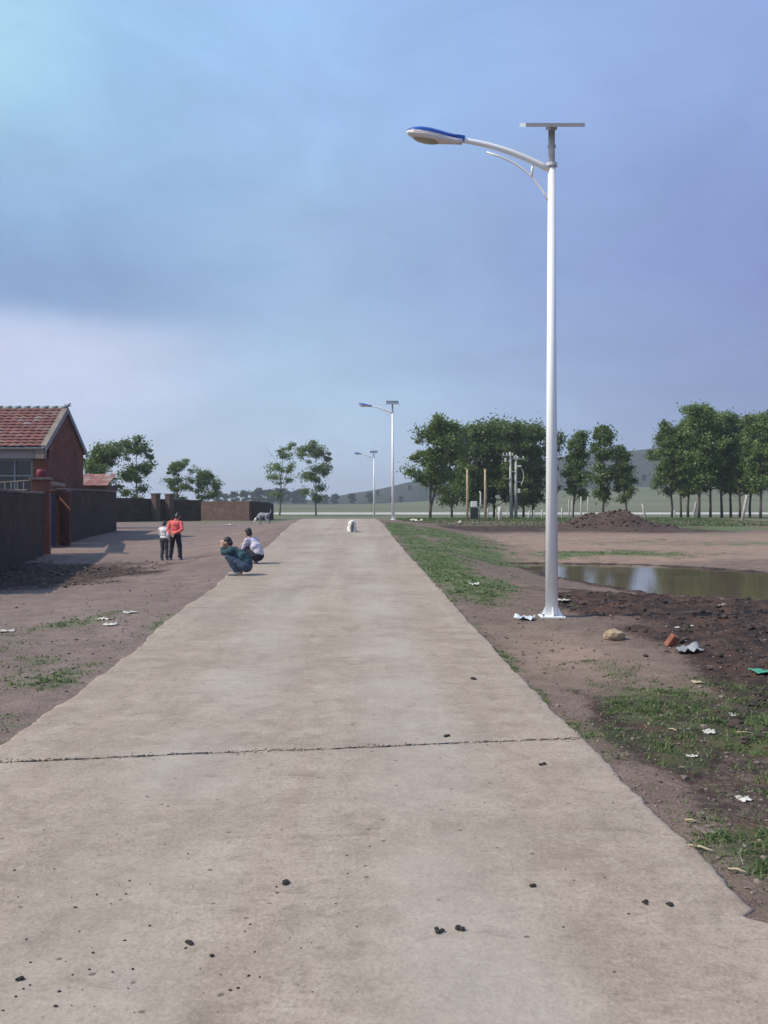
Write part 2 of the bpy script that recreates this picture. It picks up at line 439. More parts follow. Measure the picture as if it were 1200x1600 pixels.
def brick_mat(name, c1, c2, mortar, rough=.9):
    m, t, b = new_mat(name)
    p = objpos(t)
    geo = t.node('ShaderNodeNewGeometry')
    s = t.node('ShaderNodeSeparateXYZ'); t.l.new(p, s.inputs[0])
    cb = t.node('ShaderNodeCombineXYZ')
    t.l.new(t.math('ADD', s.outputs[0], s.outputs[1]), cb.inputs[0]); t.l.new(s.outputs[2], cb.inputs[1])
    br = t.node('ShaderNodeTexBrick'); t.l.new(cb.outputs[0], br.inputs['Vector'])
    br.inputs['Color1'].default_value = c1; br.inputs['Color2'].default_value = c2; br.inputs['Mortar'].default_value = mortar
    br.inputs['Scale'].default_value = 1; br.inputs['Brick Width'].default_value = .25; br.inputs['Row Height'].default_value = .068
    br.inputs['Mortar Size'].default_value = .008; br.inputs['Mortar Smooth'].default_value = .3
    n = t.noise(p, 1.3, 6, .65); n2 = t.noise(p, 25, 4, .6)
    c = t.mix(t.math('MULTIPLY', t.step(n, .4, .7), .6), br.outputs['Color'], tuple(v * .55 for v in c1[:3]) + (1,))
    c = t.mix(t.math('MULTIPLY', t.step(n2, .5, .75), .3), c, mortar)
    n3 = t.noise(t.scaled(p, (1, 1, 1.7)), 1.4, 7, .7, .3)
    c = t.mix(t.math('MULTIPLY', t.step(n3, .48, .7), .4), c, tuple(min(1, v * 1.9) for v in c1[:3]) + (1,))
    t.l.new(c, b.inputs['Base Color']); b.inputs['Roughness'].default_value = rough; b.inputs['Specular IOR Level'].default_value = .2
    bn = t.node('ShaderNodeBump'); bn.inputs['Strength'].default_value = .6; bn.inputs['Distance'].default_value = .012
    t.l.new(t.math('ADD', t.math('MULTIPLY', br.outputs['Fac'], -1), n2), bn.inputs['Height']); t.l.new(bn.outputs[0], b.inputs['Normal'])
    return m

def leaf_mat(name, c1, c2, trans=.3):
    m = bpy.data.materials.new(name); m.use_nodes = True
    t = NT(m.node_tree); t.n.clear()
    out = t.node('ShaderNodeOutputMaterial')
    rnd = t.node('ShaderNodeNewGeometry').outputs['Random Per Island']
    oi = t.node('ShaderNodeObjectInfo').outputs['Random']
    c = t.mix(rnd, c1, c2)
    k = t.math('MULTIPLY_ADD', oi, .35, .82)
    cc = t.node('ShaderNodeCombineColor'); [t.l.new(k, cc.inputs[i]) for i in range(3)]
    c = t.mix(1.0, c, cc.outputs[0], 'MULTIPLY')
    d = t.node('ShaderNodeBsdfDiffuse'); t.l.new(c, d.inputs[0])
    tr = t.node('ShaderNodeBsdfTranslucent'); t.l.new(c, tr.inputs[0])
    gl = t.node('ShaderNodeBsdfGlossy'); gl.inputs['Roughness'].default_value = .5; gl.inputs[0].default_value = (.5, .55, .5, 1)
    mx = t.node('ShaderNodeMixShader'); mx.inputs[0].default_value = trans
    t.l.new(d.outputs[0], mx.inputs[1]); t.l.new(tr.outputs[0], mx.inputs[2])
    m2 = t.node('ShaderNodeMixShader'); m2.inputs[0].default_value = .04
    t.l.new(mx.outputs[0], m2.inputs[1]); t.l.new(gl.outputs[0], m2.inputs[2]); t.l.new(m2.outputs[0], out.inputs[0])
    return m

M = {}
M['ground'] = ground_mat(); M['concrete'] = concrete_mat()
M['wall_dark'] = brick_mat('shaded_old_brick', (.072, .046, .038, 1), (.052, .036, .032, 1), (.06, .046, .04, 1))  # old brick, the shade on these walls put into its dark colour
M['wall_tan'] = brick_mat('sunlit_brick', (.125, .078, .068, 1), (.10, .066, .06, 1), (.12, .09, .082, 1))  # lighter copy of the yard brick, sunlight put into its colour
M['brick_red'] = brick_mat('red_brick', (.185, .07, .048, 1), (.145, .055, .042, 1), (.13, .088, .072, 1))
M['coping'] = simple('coping_brick', (.17, .13, .12), .9, .25, 6, .4, per_object=.25)
M['plaster'] = simple('verge_plaster', (.21, .175, .145), .9, .18, 3, .3)
M['render'] = simple('beam_concrete', (.26, .24, .245), .9, .12, 3, .3)
M['frame'] = simple('window_frame_paint', (.20, .23, .25), .6, .1)
m, t, b = new_mat('window_glass'); b.inputs['Base Color'].default_value = (.02, .025, .03, 1); b.inputs['Roughness'].default_value = .12; M['glass'] = m
def tile_mat():
    m, t, b = new_mat('clay_tile')
    oi = t.node('ShaderNodeObjectInfo').outputs['Random']
    c = t.ramp(oi, [(0, (.17, .062, .055, 1)), (.3, (.27, .105, .09, 1)), (.55, (.20, .075, .075, 1)), (.72, (.30, .165, .135, 1)), (.86, (.22, .12, .12, 1)), (1, (.36, .30, .28, 1))])
    n = t.noise(objpos(t), 14, 5, .65)
    c = t.mix(t.math('MULTIPLY', t.step(n, .42, .7), .5), c, (.15, .085, .075, 1))
    t.l.new(c, b.inputs['Base Color']); b.inputs['Roughness'].default_value = .8
    return m
M['tile'] = tile_mat()
M['white'] = simple('white_powder_coat', (.86, .87, .88), .35, .02, 3)
M['galv'] = simple('galvanised_steel', (.52, .54, .57), .5, .10, 6)
M['lampwhite'] = simple('lamp_casting', (.72, .70, .70), .4, .04)
M['blue'] = simple('blue_lamp_shell', (.012, .065, .36), .3, .06)
M['lens'] = simple('lamp_lens', (.33, .31, .25), .25, .15, 20)
M['panelface'] = simple('solar_cells', (.035, .04, .065), .25, .3, 5)
M['alu'] = simple('aluminium_frame', (.62, .64, .66), .4, .05, 4, metal=.3)
M['bolt'] = simple('bolt_steel', (.3, .3, .32), .45, .1, 5, metal=.6)
M['wood'] = simple('pole_wood', (.40, .30, .20), .9, .2, 5, .2)
M['postcon'] = simple('fence_post_concrete', (.43, .40, .36), .9, .2, 6, .2, per_object=.2)
M['polecon'] = simple('utility_pole_concrete', (.40, .40, .37), .9, .12, 4)
M['porcelain'] = simple('porcelain', (.62, .62, .60), .3, .05)
M['steelgrey'] = simple('painted_steel', (.32, .34, .36), .55, .1)
M['black'] = simple('black_rubber', (.02, .02, .022), .7, .1)
M['bark'] = simple('bark', (.088, .072, .062), .95, .35, 6, .5)
M['paletrunk'] = simple('pale_bark', (.24, .22, .19), .95, .3, 6, .4)
M['leaf_dark'] = leaf_mat('leaf_dark', (.07, .118, .038, 1), (.19, .255, .08, 1), .44)
M['leaf_mid'] = leaf_mat('leaf_mid', (.08, .138, .045, 1), (.215, .29, .098, 1), .45)
M['leaf_far'] = leaf_mat('leaf_far', (.024, .042, .026, 1), (.05, .07, .04, 1), .25)
M['grass'] = leaf_mat('grass_blade', (.066, .108, .04, 1), (.165, .215, .082, 1), .36)
M['straw'] = leaf_mat('dry_straw', (.25, .19, .11, 1), (.42, .34, .22, 1), .2)
M['clod'] = simple('soil_clod', (.046, .031, .028), .95, .4, 9, .5)
M['clodred'] = simple('brown_clod', (.068, .042, .036), .95, .35, 9, .5)
M['clodpale'] = simple('dry_clod', (.2, .155, .14), .95, .3, 9, .5)
M['rubble'] = simple('rubble_soil', (.105, .078, .070), .95, .4, 9, .5)
M['dung'] = simple('dung', (.022, .018, .018), .9, .3, 20, .4)
M['litter'] = simple('white_paper', (.54, .51, .46), .7, .25, 8, per_object=.12)
M['plastic'] = simple('clear_white_plastic', (.62, .66, .72), .25, .08, 12)
M['rock'] = simple('tan_rock', (.33, .25, .165), .9, .25, 7, .5, bscale=12)
M['orange'] = simple('orange_brick', (.24, .088, .058), .9, .2, 9, .4)
M['greybag'] = simple('grey_cement_bag', (.25, .265, .28), .7, .25, 12)
M['green'] = simple('green_plastic', (.055, .29, .19), .45, .15, 9)
M['yellow'] = simple('yellowed_paper', (.42, .36, .24), .8, .15, 9)
M['farroad'] = simple('far_road_gravel', (.40, .39, .36), .95, .1, .3)
M['skin'] = simple('skin', (.42, .25, .18), .55, .06, 9)
M['hair'] = simple('black_hair', (.012, .011, .013), .5, .3, 30)
M['coral'] = simple('coral_jacket', (.66, .12, .115), .85, .08, 7, .2)
M['navy'] = simple('navy_trousers', (.010, .011, .028), .85, .2, 9, .2)
M['teal'] = simple('teal_jacket', (.020, .065, .082), .85, .2, 7, .2)
M['denim'] = simple('blue_jeans', (.042, .068, .11), .85, .25, 9, .2)
M['darkgrey'] = simple('grey_trousers', (.055, .06, .07), .85, .2, 9, .2)
M['whitecloth'] = simple('white_shirt', (.66, .63, .67), .85, .06, 6, .2)
M['lavender'] = simple('lavender_shirt', (.50, .465, .56), .85, .08, 6, .2)
M['pink'] = simple('pink_patterned_cloth', (.42, .16, .30), .85, .3, 40)
M['shoe'] = simple('grey_shoe', (.28, .29, .31), .7, .15)
M['eye'] = simple('dark_eye', (.01, .01, .01), .2, .1)
M['lip'] = simple('lip', (.32, .12, .10), .5, .1)
M['furwhite'] = simple('white_fur', (.78, .74, .68), .9, .1, 20, .6, bscale=60)
M['furgrey'] = simple('grey_fur', (.15, .15, .175), .9, .25, 20, .6, bscale=60)
M['furmid'] = simple('pale_grey_fur', (.24, .24, .27), .9, .2, 14, .5, bscale=60)
M['red'] = simple('red_lantern_cloth', (.16, .018, .03), .7, .15, 9)
M['bluedoor'] = simple('blue_gate_paint', (.03, .07, .15), .6, .2, 4)
def pond_mat():
    m, t, b = new_mat('muddy_water')
    p = objpos(t, True)
    n = t.noise(p, .8, 3, .5)
    t.l.new(t.mix(t.step(n, .3, .7), (.115, .084, .052, 1), (.145, .112, .074, 1)), b.inputs['Base Color'])
    b.inputs['Roughness'].default_value = .045; b.inputs['IOR'].default_value = 1.33
    bn = t.node('ShaderNodeBump'); bn.inputs['Strength'].default_value = .05; bn.inputs['Distance'].default_value = .02
    t.l.new(t.noise(t.scaled(p, (1, 2.2, 1)), 5, 3, .5), bn.inputs['Height']); t.l.new(bn.outputs[0], b.inputs['Normal'])
    return m
M['pond'] = pond_mat()
def hill_mat():
    m, t, b = new_mat('hill_scrub')
    p = objpos(t, True)
    n = t.noise(t.scaled(p, (1, .5, 2)), .008, 6, .6); n2 = t.noise(p, .06, 4, .7)
    c = t.mix(t.step(n, .35, .65), (.026, .034, .03, 1), (.05, .056, .044, 1))
    c = t.mix(t.math('MULTIPLY', t.step(n2, .5, .65), .5), c, (.03, .042, .03, 1))
    t.l.new(c, b.inputs['Base Color']); b.inputs['Roughness'].default_value = 1; b.inputs['Specular IOR Level'].default_value = .1
    return m
M['hill'] = hill_mat()

# ---------------------------------------------------------------- ground sheet, road, water, hill
def build_ground():
    us = np.concatenate([[-3200, -1500, -700, -350, -180, -100, -60], np.arange(-40, -14, 1.2), np.arange(-14, -8, .3), np.arange(-8, -2.3, .09),
                         np.array([-2.3, -1.8, -1, 0, .9, 1.4]), np.arange(1.5, 6.5, .06), np.arange(6.5, 12, .11), np.arange(12, 22, .4), np.arange(22, 60, 2.0), [70, 90, 120, 160, 220, 300, 420, 600, 900, 1500, 3200]])
    ys = np.concatenate([[-3200, -1200, -400, -120, -40, -12, -4, 0, 1.5, 2.4], np.arange(2.8, 13, .055), np.arange(13, 21, .085), np.arange(21, 36, .16), np.arange(36, 62, .32),
                         np.arange(62, 130, 1.2), np.arange(130, 640, 10), [700, 800, 1000, 1400, 2000, 3200]])
    U, Y = np.meshgrid(us, ys)
    X = U - .039 * np.clip(Y, 0, 75) * sstep(np.abs(U), 200, 40)
    Z = ground_h(X, Y)
    o = mesh_np('ground', np.stack([X, Y, Z], -1).reshape(-1, 3), grid_faces(len(ys), len(us)), M['ground'], smooth=True)
    g, d, p = masks(X, Y)
    a = o.data.color_attributes.new('mask', 'FLOAT_COLOR', 'POINT')
    a.data.foreach_set('color', np.stack([g, d, p, np.ones_like(g)], -1).astype(np.float32).ravel())
    tag(o, 'bare trodden soil with weedy patches either side of the concrete road', kind='structure')
build_ground()

rng = random.Random(5)
road = empty('road', (0, 0, 0), label='narrow concrete village road running over a low crest', kind='structure')
JOINTS = [(-30.0, -30.0), (6.03, 6.67), (74.0, 74.0)]
def jag(i, n, k):                                  # ragged joint line from left edge to right edge
    yl, yr = JOINTS[i]
    r = random.Random(40 + i)
    tt = np.linspace(0, 1, n)
    y = yl + (yr - yl) * tt
    if i == 1:
        y = y + .05 * (fbm(tt * 9, 0 * tt + 3, 5, 3) - .5) + (.018 if k else -.018) + .045 * (fbm(tt * 70, 0 * tt + 9 * k, 8 + k, 4) - .5)
    return y
def slab(i):
    n = 241
    y0 = jag(i, n, 1); y1 = jag(i + 1, n, 0)
    rows = np.concatenate([[0], np.geomspace(.00025, 1, 760)]) if i else np.concatenate([np.linspace(0, .85, 40)[:-1], np.linspace(.85, .998, 200)[:-1], 1 - np.geomspace(.002, .0004, 8), [1]])
    tt = np.linspace(0, 1, n)
    Y = y0[None] + (y1 - y0)[None] * rows[:, None]
    r1 = redge(Y) + .07 * (fbm(Y * .35, Y * 0, 61, 3) - .5) + .06 * (fbm(Y * 1.6, Y * 0, 62, 3) - .5)
    l1 = ledge(Y) + .16 * (fbm(Y * .3, Y * 0 + 4, 63, 3) - .5) + .07 * (fbm(Y * 1.7, Y * 0 + 4, 64, 3) - .5)
    r1 = r1 + .06; l1 = l1 + .10 * sstep(Y, 16, 9)
    if i == 0:                                     # the slab widens to an apron on the right close to the viewer
        bite = np.interp(Y, [3.05, 3.56, 3.66, 3.72, 3.80, 3.86], [1.0, .27, .14, .02, -.05, 0])
        r1 = r1 + np.where(Y < 4.0, bite * 1.6, 0) + .05 * (fbm(Y * 7, Y * 0, 65, 3) - .5) * (Y < 4.3)
    r1 = r1 + .03 * (fbm(Y * 9, Y * 0 + 2, 165, 3) - .5); l1 = l1 + .05 * (fbm(Y * 8, Y * 0 + 2, 166, 3) - .5)
    X = l1 + (r1 - l1) * tt[None]
    Z = road_h(X, Y) + .012 * (fbm(X * .7, Y * .7, 66) - .5) + .004 * (fbm(X * 4, Y * 4, 67) - .5)
    e = np.minimum(tt, 1 - tt)[None] * 4
    Z = Z - .007 * np.exp(-(e / .012) ** 2)
    nr, nc = Z.shape
    V = np.stack([X, Y, Z], -1)
    ring = np.concatenate([V[0, :], V[1:, -1], V[-1, -2::-1], V[-2:0:-1, 0]])
    idx = np.concatenate([np.arange(nc), (np.arange(1, nr) + 1) * nc - 1, (nr - 1) * nc + np.arange(nc - 2, -1, -1), np.arange(nr - 2, 0, -1) * nc])
    low_ = ring.copy(); low_[:, 2] -= .16
    Vs = np.concatenate([V.reshape(-1, 3), low_]); k = nr * nc; m_ = len(idx)
    nxt = np.roll(np.arange(m_), -1)
    side = np.stack([idx, k + np.arange(m_), k + nxt, idx[nxt]], -1)
    o = mesh_np('concrete_slab', Vs, np.concatenate([grid_faces(nr, nc), side]), M['concrete'], road)
    o.data.polygons.foreach_set('use_smooth', np.concatenate([np.ones((nr - 1) * (nc - 1), bool), np.zeros(m_, bool)]))
slab(0); slab(1)

# pond: one sheet of water whose rim runs under the banks
def build_pond():
    xs = np.linspace(3, 16.5, 28); ys = np.linspace(16.2, 30, 28)
    X, Y = np.meshgrid(xs, ys)
    s = sdf_poly(X, Y, POND)
    V = np.stack([X, Y, np.full_like(X, POND_Z)], -1).reshape(-1, 3); Fc = grid_faces(28, 28)
    keep = (s.reshape(-1)[Fc].min(1) < .45)
    o = mesh_np('pond_water', V, Fc[keep], M['pond'])
    tag(o, 'shallow brown pool of rain water behind the dark soil bank', kind='structure')
build_pond()

# pale road on a low bank that crosses the plain
def far_road():
    xs = np.linspace(-420, 420, 60); V = []
    for x in xs:
        yb = 158 + x * .02; zb = float(base_h(x, yb))
        V += [(x, yb - 1.4, zb - .1), (x, yb, zb + .27), (x, yb + 6, zb + .27), (x, yb + 7.4, zb - .1)]
    o = mesh_np('far_road', V, grid_faces(60, 4), M['farroad'])
    tag(o, 'pale gravel road crossing the plain beyond the trees', kind='structure')
far_road()

def build_hill():
    px = [300, 430, 480, 540, 600, 650, 720, 800, 900, 1000, 1100, 1200, 1400, 1700, 2100]
    py = [788, 786, 782, 774, 763, 752, 737, 724, 712, 702, 694, 698, 715, 745, 788]
    xs = np.linspace(-230, 900, 130); ys = np.concatenate([np.linspace(480, 720, 50), np.linspace(730, 1100, 20)])
    X, Y = np.meshgrid(xs, ys)
    q = CX + X / 700 * F
    top = (HY - np.interp(q, px, py)) / F * 700
    rise = sstep(Y, 490, 700) * sstep(Y, 1100, 760)
    top = top + 2 * (fbm(X * .02, Y * .02, 71) - .5)
    Z = base_h(X, np.minimum(Y, 600)) * 0 + -3 + (top + 4.6) * rise + (base_h(X, Y) * (1 - rise)) * (Y < 700) + rise * 2.5 * (fbm(X * .05, Y * .05, 72) - .5)
    o = mesh_np('hill', np.stack([X, Y, Z], -1).reshape(-1, 3), grid_faces(len(ys), len(xs)), M['hill'], smooth=True)
    tag(o, 'long grey green hill rising to the right behind the trees', kind='structure')
build_hill()

# ---------------------------------------------------------------- mesh builder
class MB:
    def __init__(s):
        s.v = []; s.f = []

    def add(s, V, Fs):
        k = len(s.v); s.v += [tuple(v) for v in V]; s.f += [tuple(i + k for i in f) for f in Fs]
        return s

    def box(s, c, d, rz=0, m=None):
        V = []
        for z in (-.5, .5):
            for x, y in ((-.5, -.5), (.5, -.5), (.5, .5), (-.5, .5)):
                p = Vector((x * d[0], y * d[1], z * d[2]))
                if rz:
                    p.rotate(Matrix.Rotation(rz, 3, 'Z'))
                if m is not None:
                    p = m @ p
                V.append(p + Vector(c))
        return s.add(V, [(3, 2, 1, 0), (4, 5, 6, 7), (0, 1, 5, 4), (1, 2, 6, 5), (2, 3, 7, 6), (3, 0, 4, 7)])

    def tube(s, pts, rad, n=10, caps=True):
        pts = [Vector(p) for p in pts]
        if not isinstance(rad, (list, tuple)):
            rad = [rad] * len(pts)
        V = []; ref = Vector((.31, .83, .47))
        for i, p in enumerate(pts):
            d = (pts[min(i + 1, len(pts) - 1)] - pts[max(i - 1, 0)]).normalized()
            a = d.cross(ref).normalized(); b = d.cross(a)
            V += [p + (a * math.cos(2 * math.pi * k / n) + b * math.sin(2 * math.pi * k / n)) * rad[i] for k in range(n)]
        Fs = [(i * n + k, i * n + (k + 1) % n, (i + 1) * n + (k + 1) % n, (i + 1) * n + k) for i in range(len(pts) - 1) for k in range(n)]
        if caps:
            Fs += [tuple(range(n - 1, -1, -1)), tuple((len(pts) - 1) * n + k for k in range(n))]
        return s.add(V, Fs)

    def lump(s, c, r, seed=0, squash=.7, sub=1, rough=.3):
        bm = bmesh.new(); bmesh.ops.create_icosphere(bm, subdivisions=sub, radius=1)
        rr = random.Random(seed)
        V = []
        for v in bm.verts:
            k = 1 + rr.uniform(-rough, rough)
            V.append((c[0] + v.co.x * r * k, c[1] + v.co.y * r * k, c[2] + v.co.z * r * k * squash))
        Fs = [tuple(v.index for v in f.verts) for f in bm.faces]
        bm.free()
        return s.add(V, Fs)

    def build(s, name, mat, parent=None, smooth=False, bevel=0):
        o = mesh_np(name, s.v, s.f, mat, parent, smooth)
        bm = bmesh.new(); bm.from_mesh(o.data); bmesh.ops.recalc_face_normals(bm, faces=bm.faces[:])
        if bevel:
            bmesh.ops.bevel(bm, geom=bm.edges[:], offset=bevel, segments=2, affect='EDGES', profile=.5)
        bm.to_mesh(o.data); bm.free()
        return o

# ---------------------------------------------------------------- street lamps
def make_lamp(loc, label, group):
    r = empty('street_lamp', loc, 0, label, 'street lamp', group)
    H = 6.38
    p = MB(); p.tube([(0, 0, .02), (0, 0, H)], [.092, .052], 12); p.build('pole', M['white'], r, True)
    MB().box((0, 0, .012), (.34, .34, .024)).build('base_plate', M['white'], r, bevel=.004)
    for k in range(4):
        a = k * math.pi / 2
        g = MB(); q = Matrix.Rotation(a, 3, 'Z')
        V = [q @ Vector(v) for v in ((.08, -.005, .025), (.15, -.005, .025), (.08, -.005, .17), (.08, .005, .025), (.15, .005, .025), (.08, .005, .17))]
        g.add(V, [(0, 1, 2), (5, 4, 3), (0, 3, 4, 1), (1, 4, 5, 2), (2, 5, 3, 0)]); g.build('gusset', M['white'], r)
        c = q @ Vector((.135, .135, .04))
        MB().tube([(c.x, c.y, .02), (c.x, c.y, .06)], .014, 6).build('anchor_bolt', M['bolt'], r)
    MB().tube([(0, 0, H - .01), (0, 0, H + .018)], .08, 14).build('flange', M['galv'], r, False)
    MB().tube([(0, 0, H + .018), (0, 0, H + .036)], .08, 14).build('flange', M['galv'], r, False)
    MB().tube([(0, 0, H + .03), (0, 0, H + .56)], .047, 12).build('panel_mast', M['galv'], r, True)
    MB().tube([(0, 0, H + .26), (0, 0, H + .29)], .06, 12).build('collar', M['galv'], r, True)
    # arm, its ornamental brace and the strut between them
    arm = []
    for i in range(13):
        u = i / 12
        arm.append((-.04 - 1.24 * u, 0, 6.335 + .66 * u - .25 * u * u))
    MB().tube(arm, [.045 - .008 * i / 12 for i in range(13)], 10).build('arm', M['white'], r, True)
    br = [(-.06, 0, 5.90), (-.10, 0, 5.99), (-.17, 0, 6.09), (-.28, 0, 6.22), (-.40, 0, 6.33), (-.53, 0, 6.42), (-.72, 0, 6.51), (-.92, 0, 6.575)]
    MB().tube(br, .015, 8).build('brace', M['white'], r, True)
    MB().tube([(-.285, 0, 6.22), (-.265, 0, 6.45)], .018, 8).build('strut', M['white'], r, True)
    # lamp head: shell of cross-sections along its axis
    hx, hz = -1.26, 6.735
    head = empty('lamp_head', (hx, 0, hz)); head.parent = r; head.rotation_euler = (R_(6), R_(9), 0)
    prof_ = [(0, .05, .05, .05), (-.10, .062, .055, .06), (-.20, .085, .06, .07), (-.34, .135, .075, .085), (-.48, .172, .085, .09), (-.60, .178, .082, .08), (-.70, .145, .06, .055), (-.77, .085, .035, .03), (-.80, .02, .008, .008)]
    def shell(name, mat, top, k, zo, x0=0, x1=9):
        V = []; n = 13
        ps = prof_[x0:x1]
        for x, wd, up, dn in ps:
            for i in range(n):
                a = math.pi * i / (n - 1)
                V.append((x, math.cos(a) * wd * k, zo + (math.sin(a) * up if top else -math.sin(a) ** .6 * dn)))
        o = mesh_np(name, V, grid_faces(len(ps), n), mat, head, True)
        mo = o.modifiers.new('thick', 'SOLIDIFY'); mo.thickness = .008; mo.offset = 0
        return o
    shell('lower_housing', M['lampwhite'], False, 1.0, 0)
    shell('upper_shell', M['blue'], True, .93, .012, 1)
    V = []
    for x, wd, up, dn in prof_:
        V += [(x, wd * 1.04, .010), (x, -wd * 1.04, .010), (x, -wd * 1.04, -.008), (x, wd * 1.04, -.008)]
    Fs = []
    for i in range(len(prof_) - 1):
        for k in range(4):
            Fs.append((i * 4 + k, i * 4 + (k + 1) % 4, i * 4 + 4 + (k + 1) % 4, i * 4 + 4 + k))
    mesh_np('rim', V, Fs, M['lampwhite'], head)
    ln = MB(); ln.lump((0, 0, 0), 1, 3, 1, 3, 0)
    o = ln.build('lens', M['lens'], head, True); o.location = (-.50, 0, -.062); o.scale = (.20, .135, .052)
    MB().box((-.04, 0, .03), (.13, .10, .075)).build('latch', M['blue'], head, bevel=.01)
    # panel: tilted towards the sun behind the viewer
    pn = empty('solar_panel', (0, 0, H + .585)); pn.parent = r; pn.scale = (.93, .97, 1); pn.rotation_euler = (R_(21.5), 0, 0)
    MB().box((0, 0, .0), (.82, .62, .012)).build('cell_sheet', M['panelface'], pn)
    fr = MB()
    for sx in (-1, 1):
        fr.box((sx * .425, 0, -.005), (.03, .66, .05))
    for sy in (-1, 1):
        fr.box((0, sy * .325, -.005), (.82, .03, .05))
    fr.build('frame', M['alu'], pn)
    for k in range(-3, 4):
        MB().box((k * .115, 0, .0075), (.006, .62, .003)).build('busbar', M['alu'], pn)
    MB().box((0, 0, -.05), (.10, .42, .045)).build('bracket', M['galv'], pn)
    return r
GL = 'white solar street lamps along the right of the road'
lamp = make_lamp((2.37, 13.62, surf(2.37, 13.62) - .005), 'tall white solar street lamp with blue lamp head, nearest the viewer beside the pool', GL)
for lab, x, y, rx, ry in (('white solar street lamp in the middle distance at the right edge of the road crest', .54, 57.0, 0, -.006),
                  ('smallest and farthest white solar street lamp, straight past the end of the road', -.98, 98.0, .0, -.008)):
    c = copy_tree(lamp); c.location = (x, y, surf(x, y) - .01); c['label'] = lab; c.rotation_euler = (rx, ry, R_(3))

# ---------------------------------------------------------------- walls of the yards
def wall_thing(name, pts, hts, thick, mat, label, cop=True, group='brick yard walls left of the road'):
    """a masonry wall along a polyline, uneven top, coping bricks one by one"""
    o = empty(name, (pts[0][0], pts[0][1], 0), 0, label, 'wall', group)
    ox, oy = pts[0]
    L = [0]
    for a, b in zip(pts, pts[1:]):
        L.append(L[-1] + math.hypot(b[0] - a[0], b[1] - a[1]))
    n = max(8, int(L[-1] / .5))
    V = []
    ss = np.linspace(0, L[-1], n)
    X = np.interp(ss, L, [p[0] for p in pts]); Y = np.interp(ss, L, [p[1] for p in pts]); T = np.interp(ss, L, hts)
    T = T + .05 * (fbm(ss * .6, ss * 0, 81 + int(ox * 7) % 9, 3) - .5)
    for i in range(n):
        j = min(i, n - 2); t_ = Vector((X[j + 1] - X[j], Y[j + 1] - Y[j], 0)).normalized(); nr = Vector((t_.y, -t_.x, 0)) * thick / 2
        gz = float(base_h(X[i], Y[i])) - .3
        for sg in (1, -1):
            V += [(X[i] - ox + nr.x * sg, Y[i] - oy + nr.y * sg, gz), (X[i] - ox + nr.x * sg, Y[i] - oy + nr.y * sg, T[i])]
    Fs = []
    for i in range(n - 1):
        a = i * 4; b = a + 4
        Fs += [(a, b, b + 1, a + 1), (a + 3, b + 3, b + 2, a + 2), (a + 1, b + 1, b + 3, a + 3)]
    Fs += [(0, 1, 3, 2), (4 * n - 2, 4 * n - 1, 4 * n - 3, 4 * n - 4)]
    mesh_np('masonry', V, Fs, mat, o)
    if cop:
        bl = .26
        kinds = []
        for q in range(3):
            b = MB(); b.box((0, 0, .03), (bl * .94, thick + .07 - .02 * q, .058 + .006 * q)); kk = b.build('coping_brick', M['coping'], o, bevel=.006); kinds.append(kk)
        s = bl / 2; i = 0; rr = random.Random(int(ox * 31))
        while s < L[-1]:
            x = np.interp(s, L, [p[0] for p in pts]); y = np.interp(s, L, [p[1] for p in pts]); z = np.interp(s, ss, T)
            x2 = np.interp(s + .1, L, [p[0] for p in pts]); y2 = np.interp(s + .1, L, [p[1] for p in pts])
            a = math.atan2(y2 - y, x2 - x) if s + .1 < L[-1] else a
            if i < 3:
                c = kinds[i]
            else:
                c = kinds[rr.randrange(3)].copy(); C.objects.link(c)
            c.location = (x - ox, y - oy, z + .002); c.rotation_euler = (rr.uniform(-.02, .02), rr.uniform(-.02, .02), a + rr.uniform(-.04, .04))
            s += bl; i += 1
    return o
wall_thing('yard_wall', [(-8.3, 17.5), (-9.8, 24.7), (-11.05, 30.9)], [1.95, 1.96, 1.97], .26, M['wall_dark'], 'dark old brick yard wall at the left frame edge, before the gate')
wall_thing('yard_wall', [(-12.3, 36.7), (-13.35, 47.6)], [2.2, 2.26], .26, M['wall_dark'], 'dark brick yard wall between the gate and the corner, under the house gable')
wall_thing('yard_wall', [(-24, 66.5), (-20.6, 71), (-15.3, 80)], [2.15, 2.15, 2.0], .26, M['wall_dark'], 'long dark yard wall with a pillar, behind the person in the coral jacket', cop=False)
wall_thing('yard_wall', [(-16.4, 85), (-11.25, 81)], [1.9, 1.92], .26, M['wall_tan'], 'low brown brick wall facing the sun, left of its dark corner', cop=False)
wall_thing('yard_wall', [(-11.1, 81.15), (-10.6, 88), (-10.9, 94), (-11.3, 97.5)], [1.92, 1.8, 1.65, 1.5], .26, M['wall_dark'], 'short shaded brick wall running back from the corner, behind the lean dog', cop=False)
# pillar pair in the long wall
for k, (x, y, lab) in enumerate(((-17.75, 74.9, 'left grey gate pillar of the long dark wall, above the coral jacket'), (-17.0, 76.3, 'right grey gate pillar of the long dark wall, above the coral jacket'))):
    r = empty('wall_pillar', (x, y, float(base_h(x, y))), R_(-30), lab, 'pillar', 'pillars of the long wall')
    MB().box((0, 0, .95), (.5, .5, 2.3)).build('shaft', M['wall_tan'], r, bevel=.01)
    MB().box((0, 0, 2.14), (.62, .62, .1)).build('cap', M['coping'], r, bevel=.01)
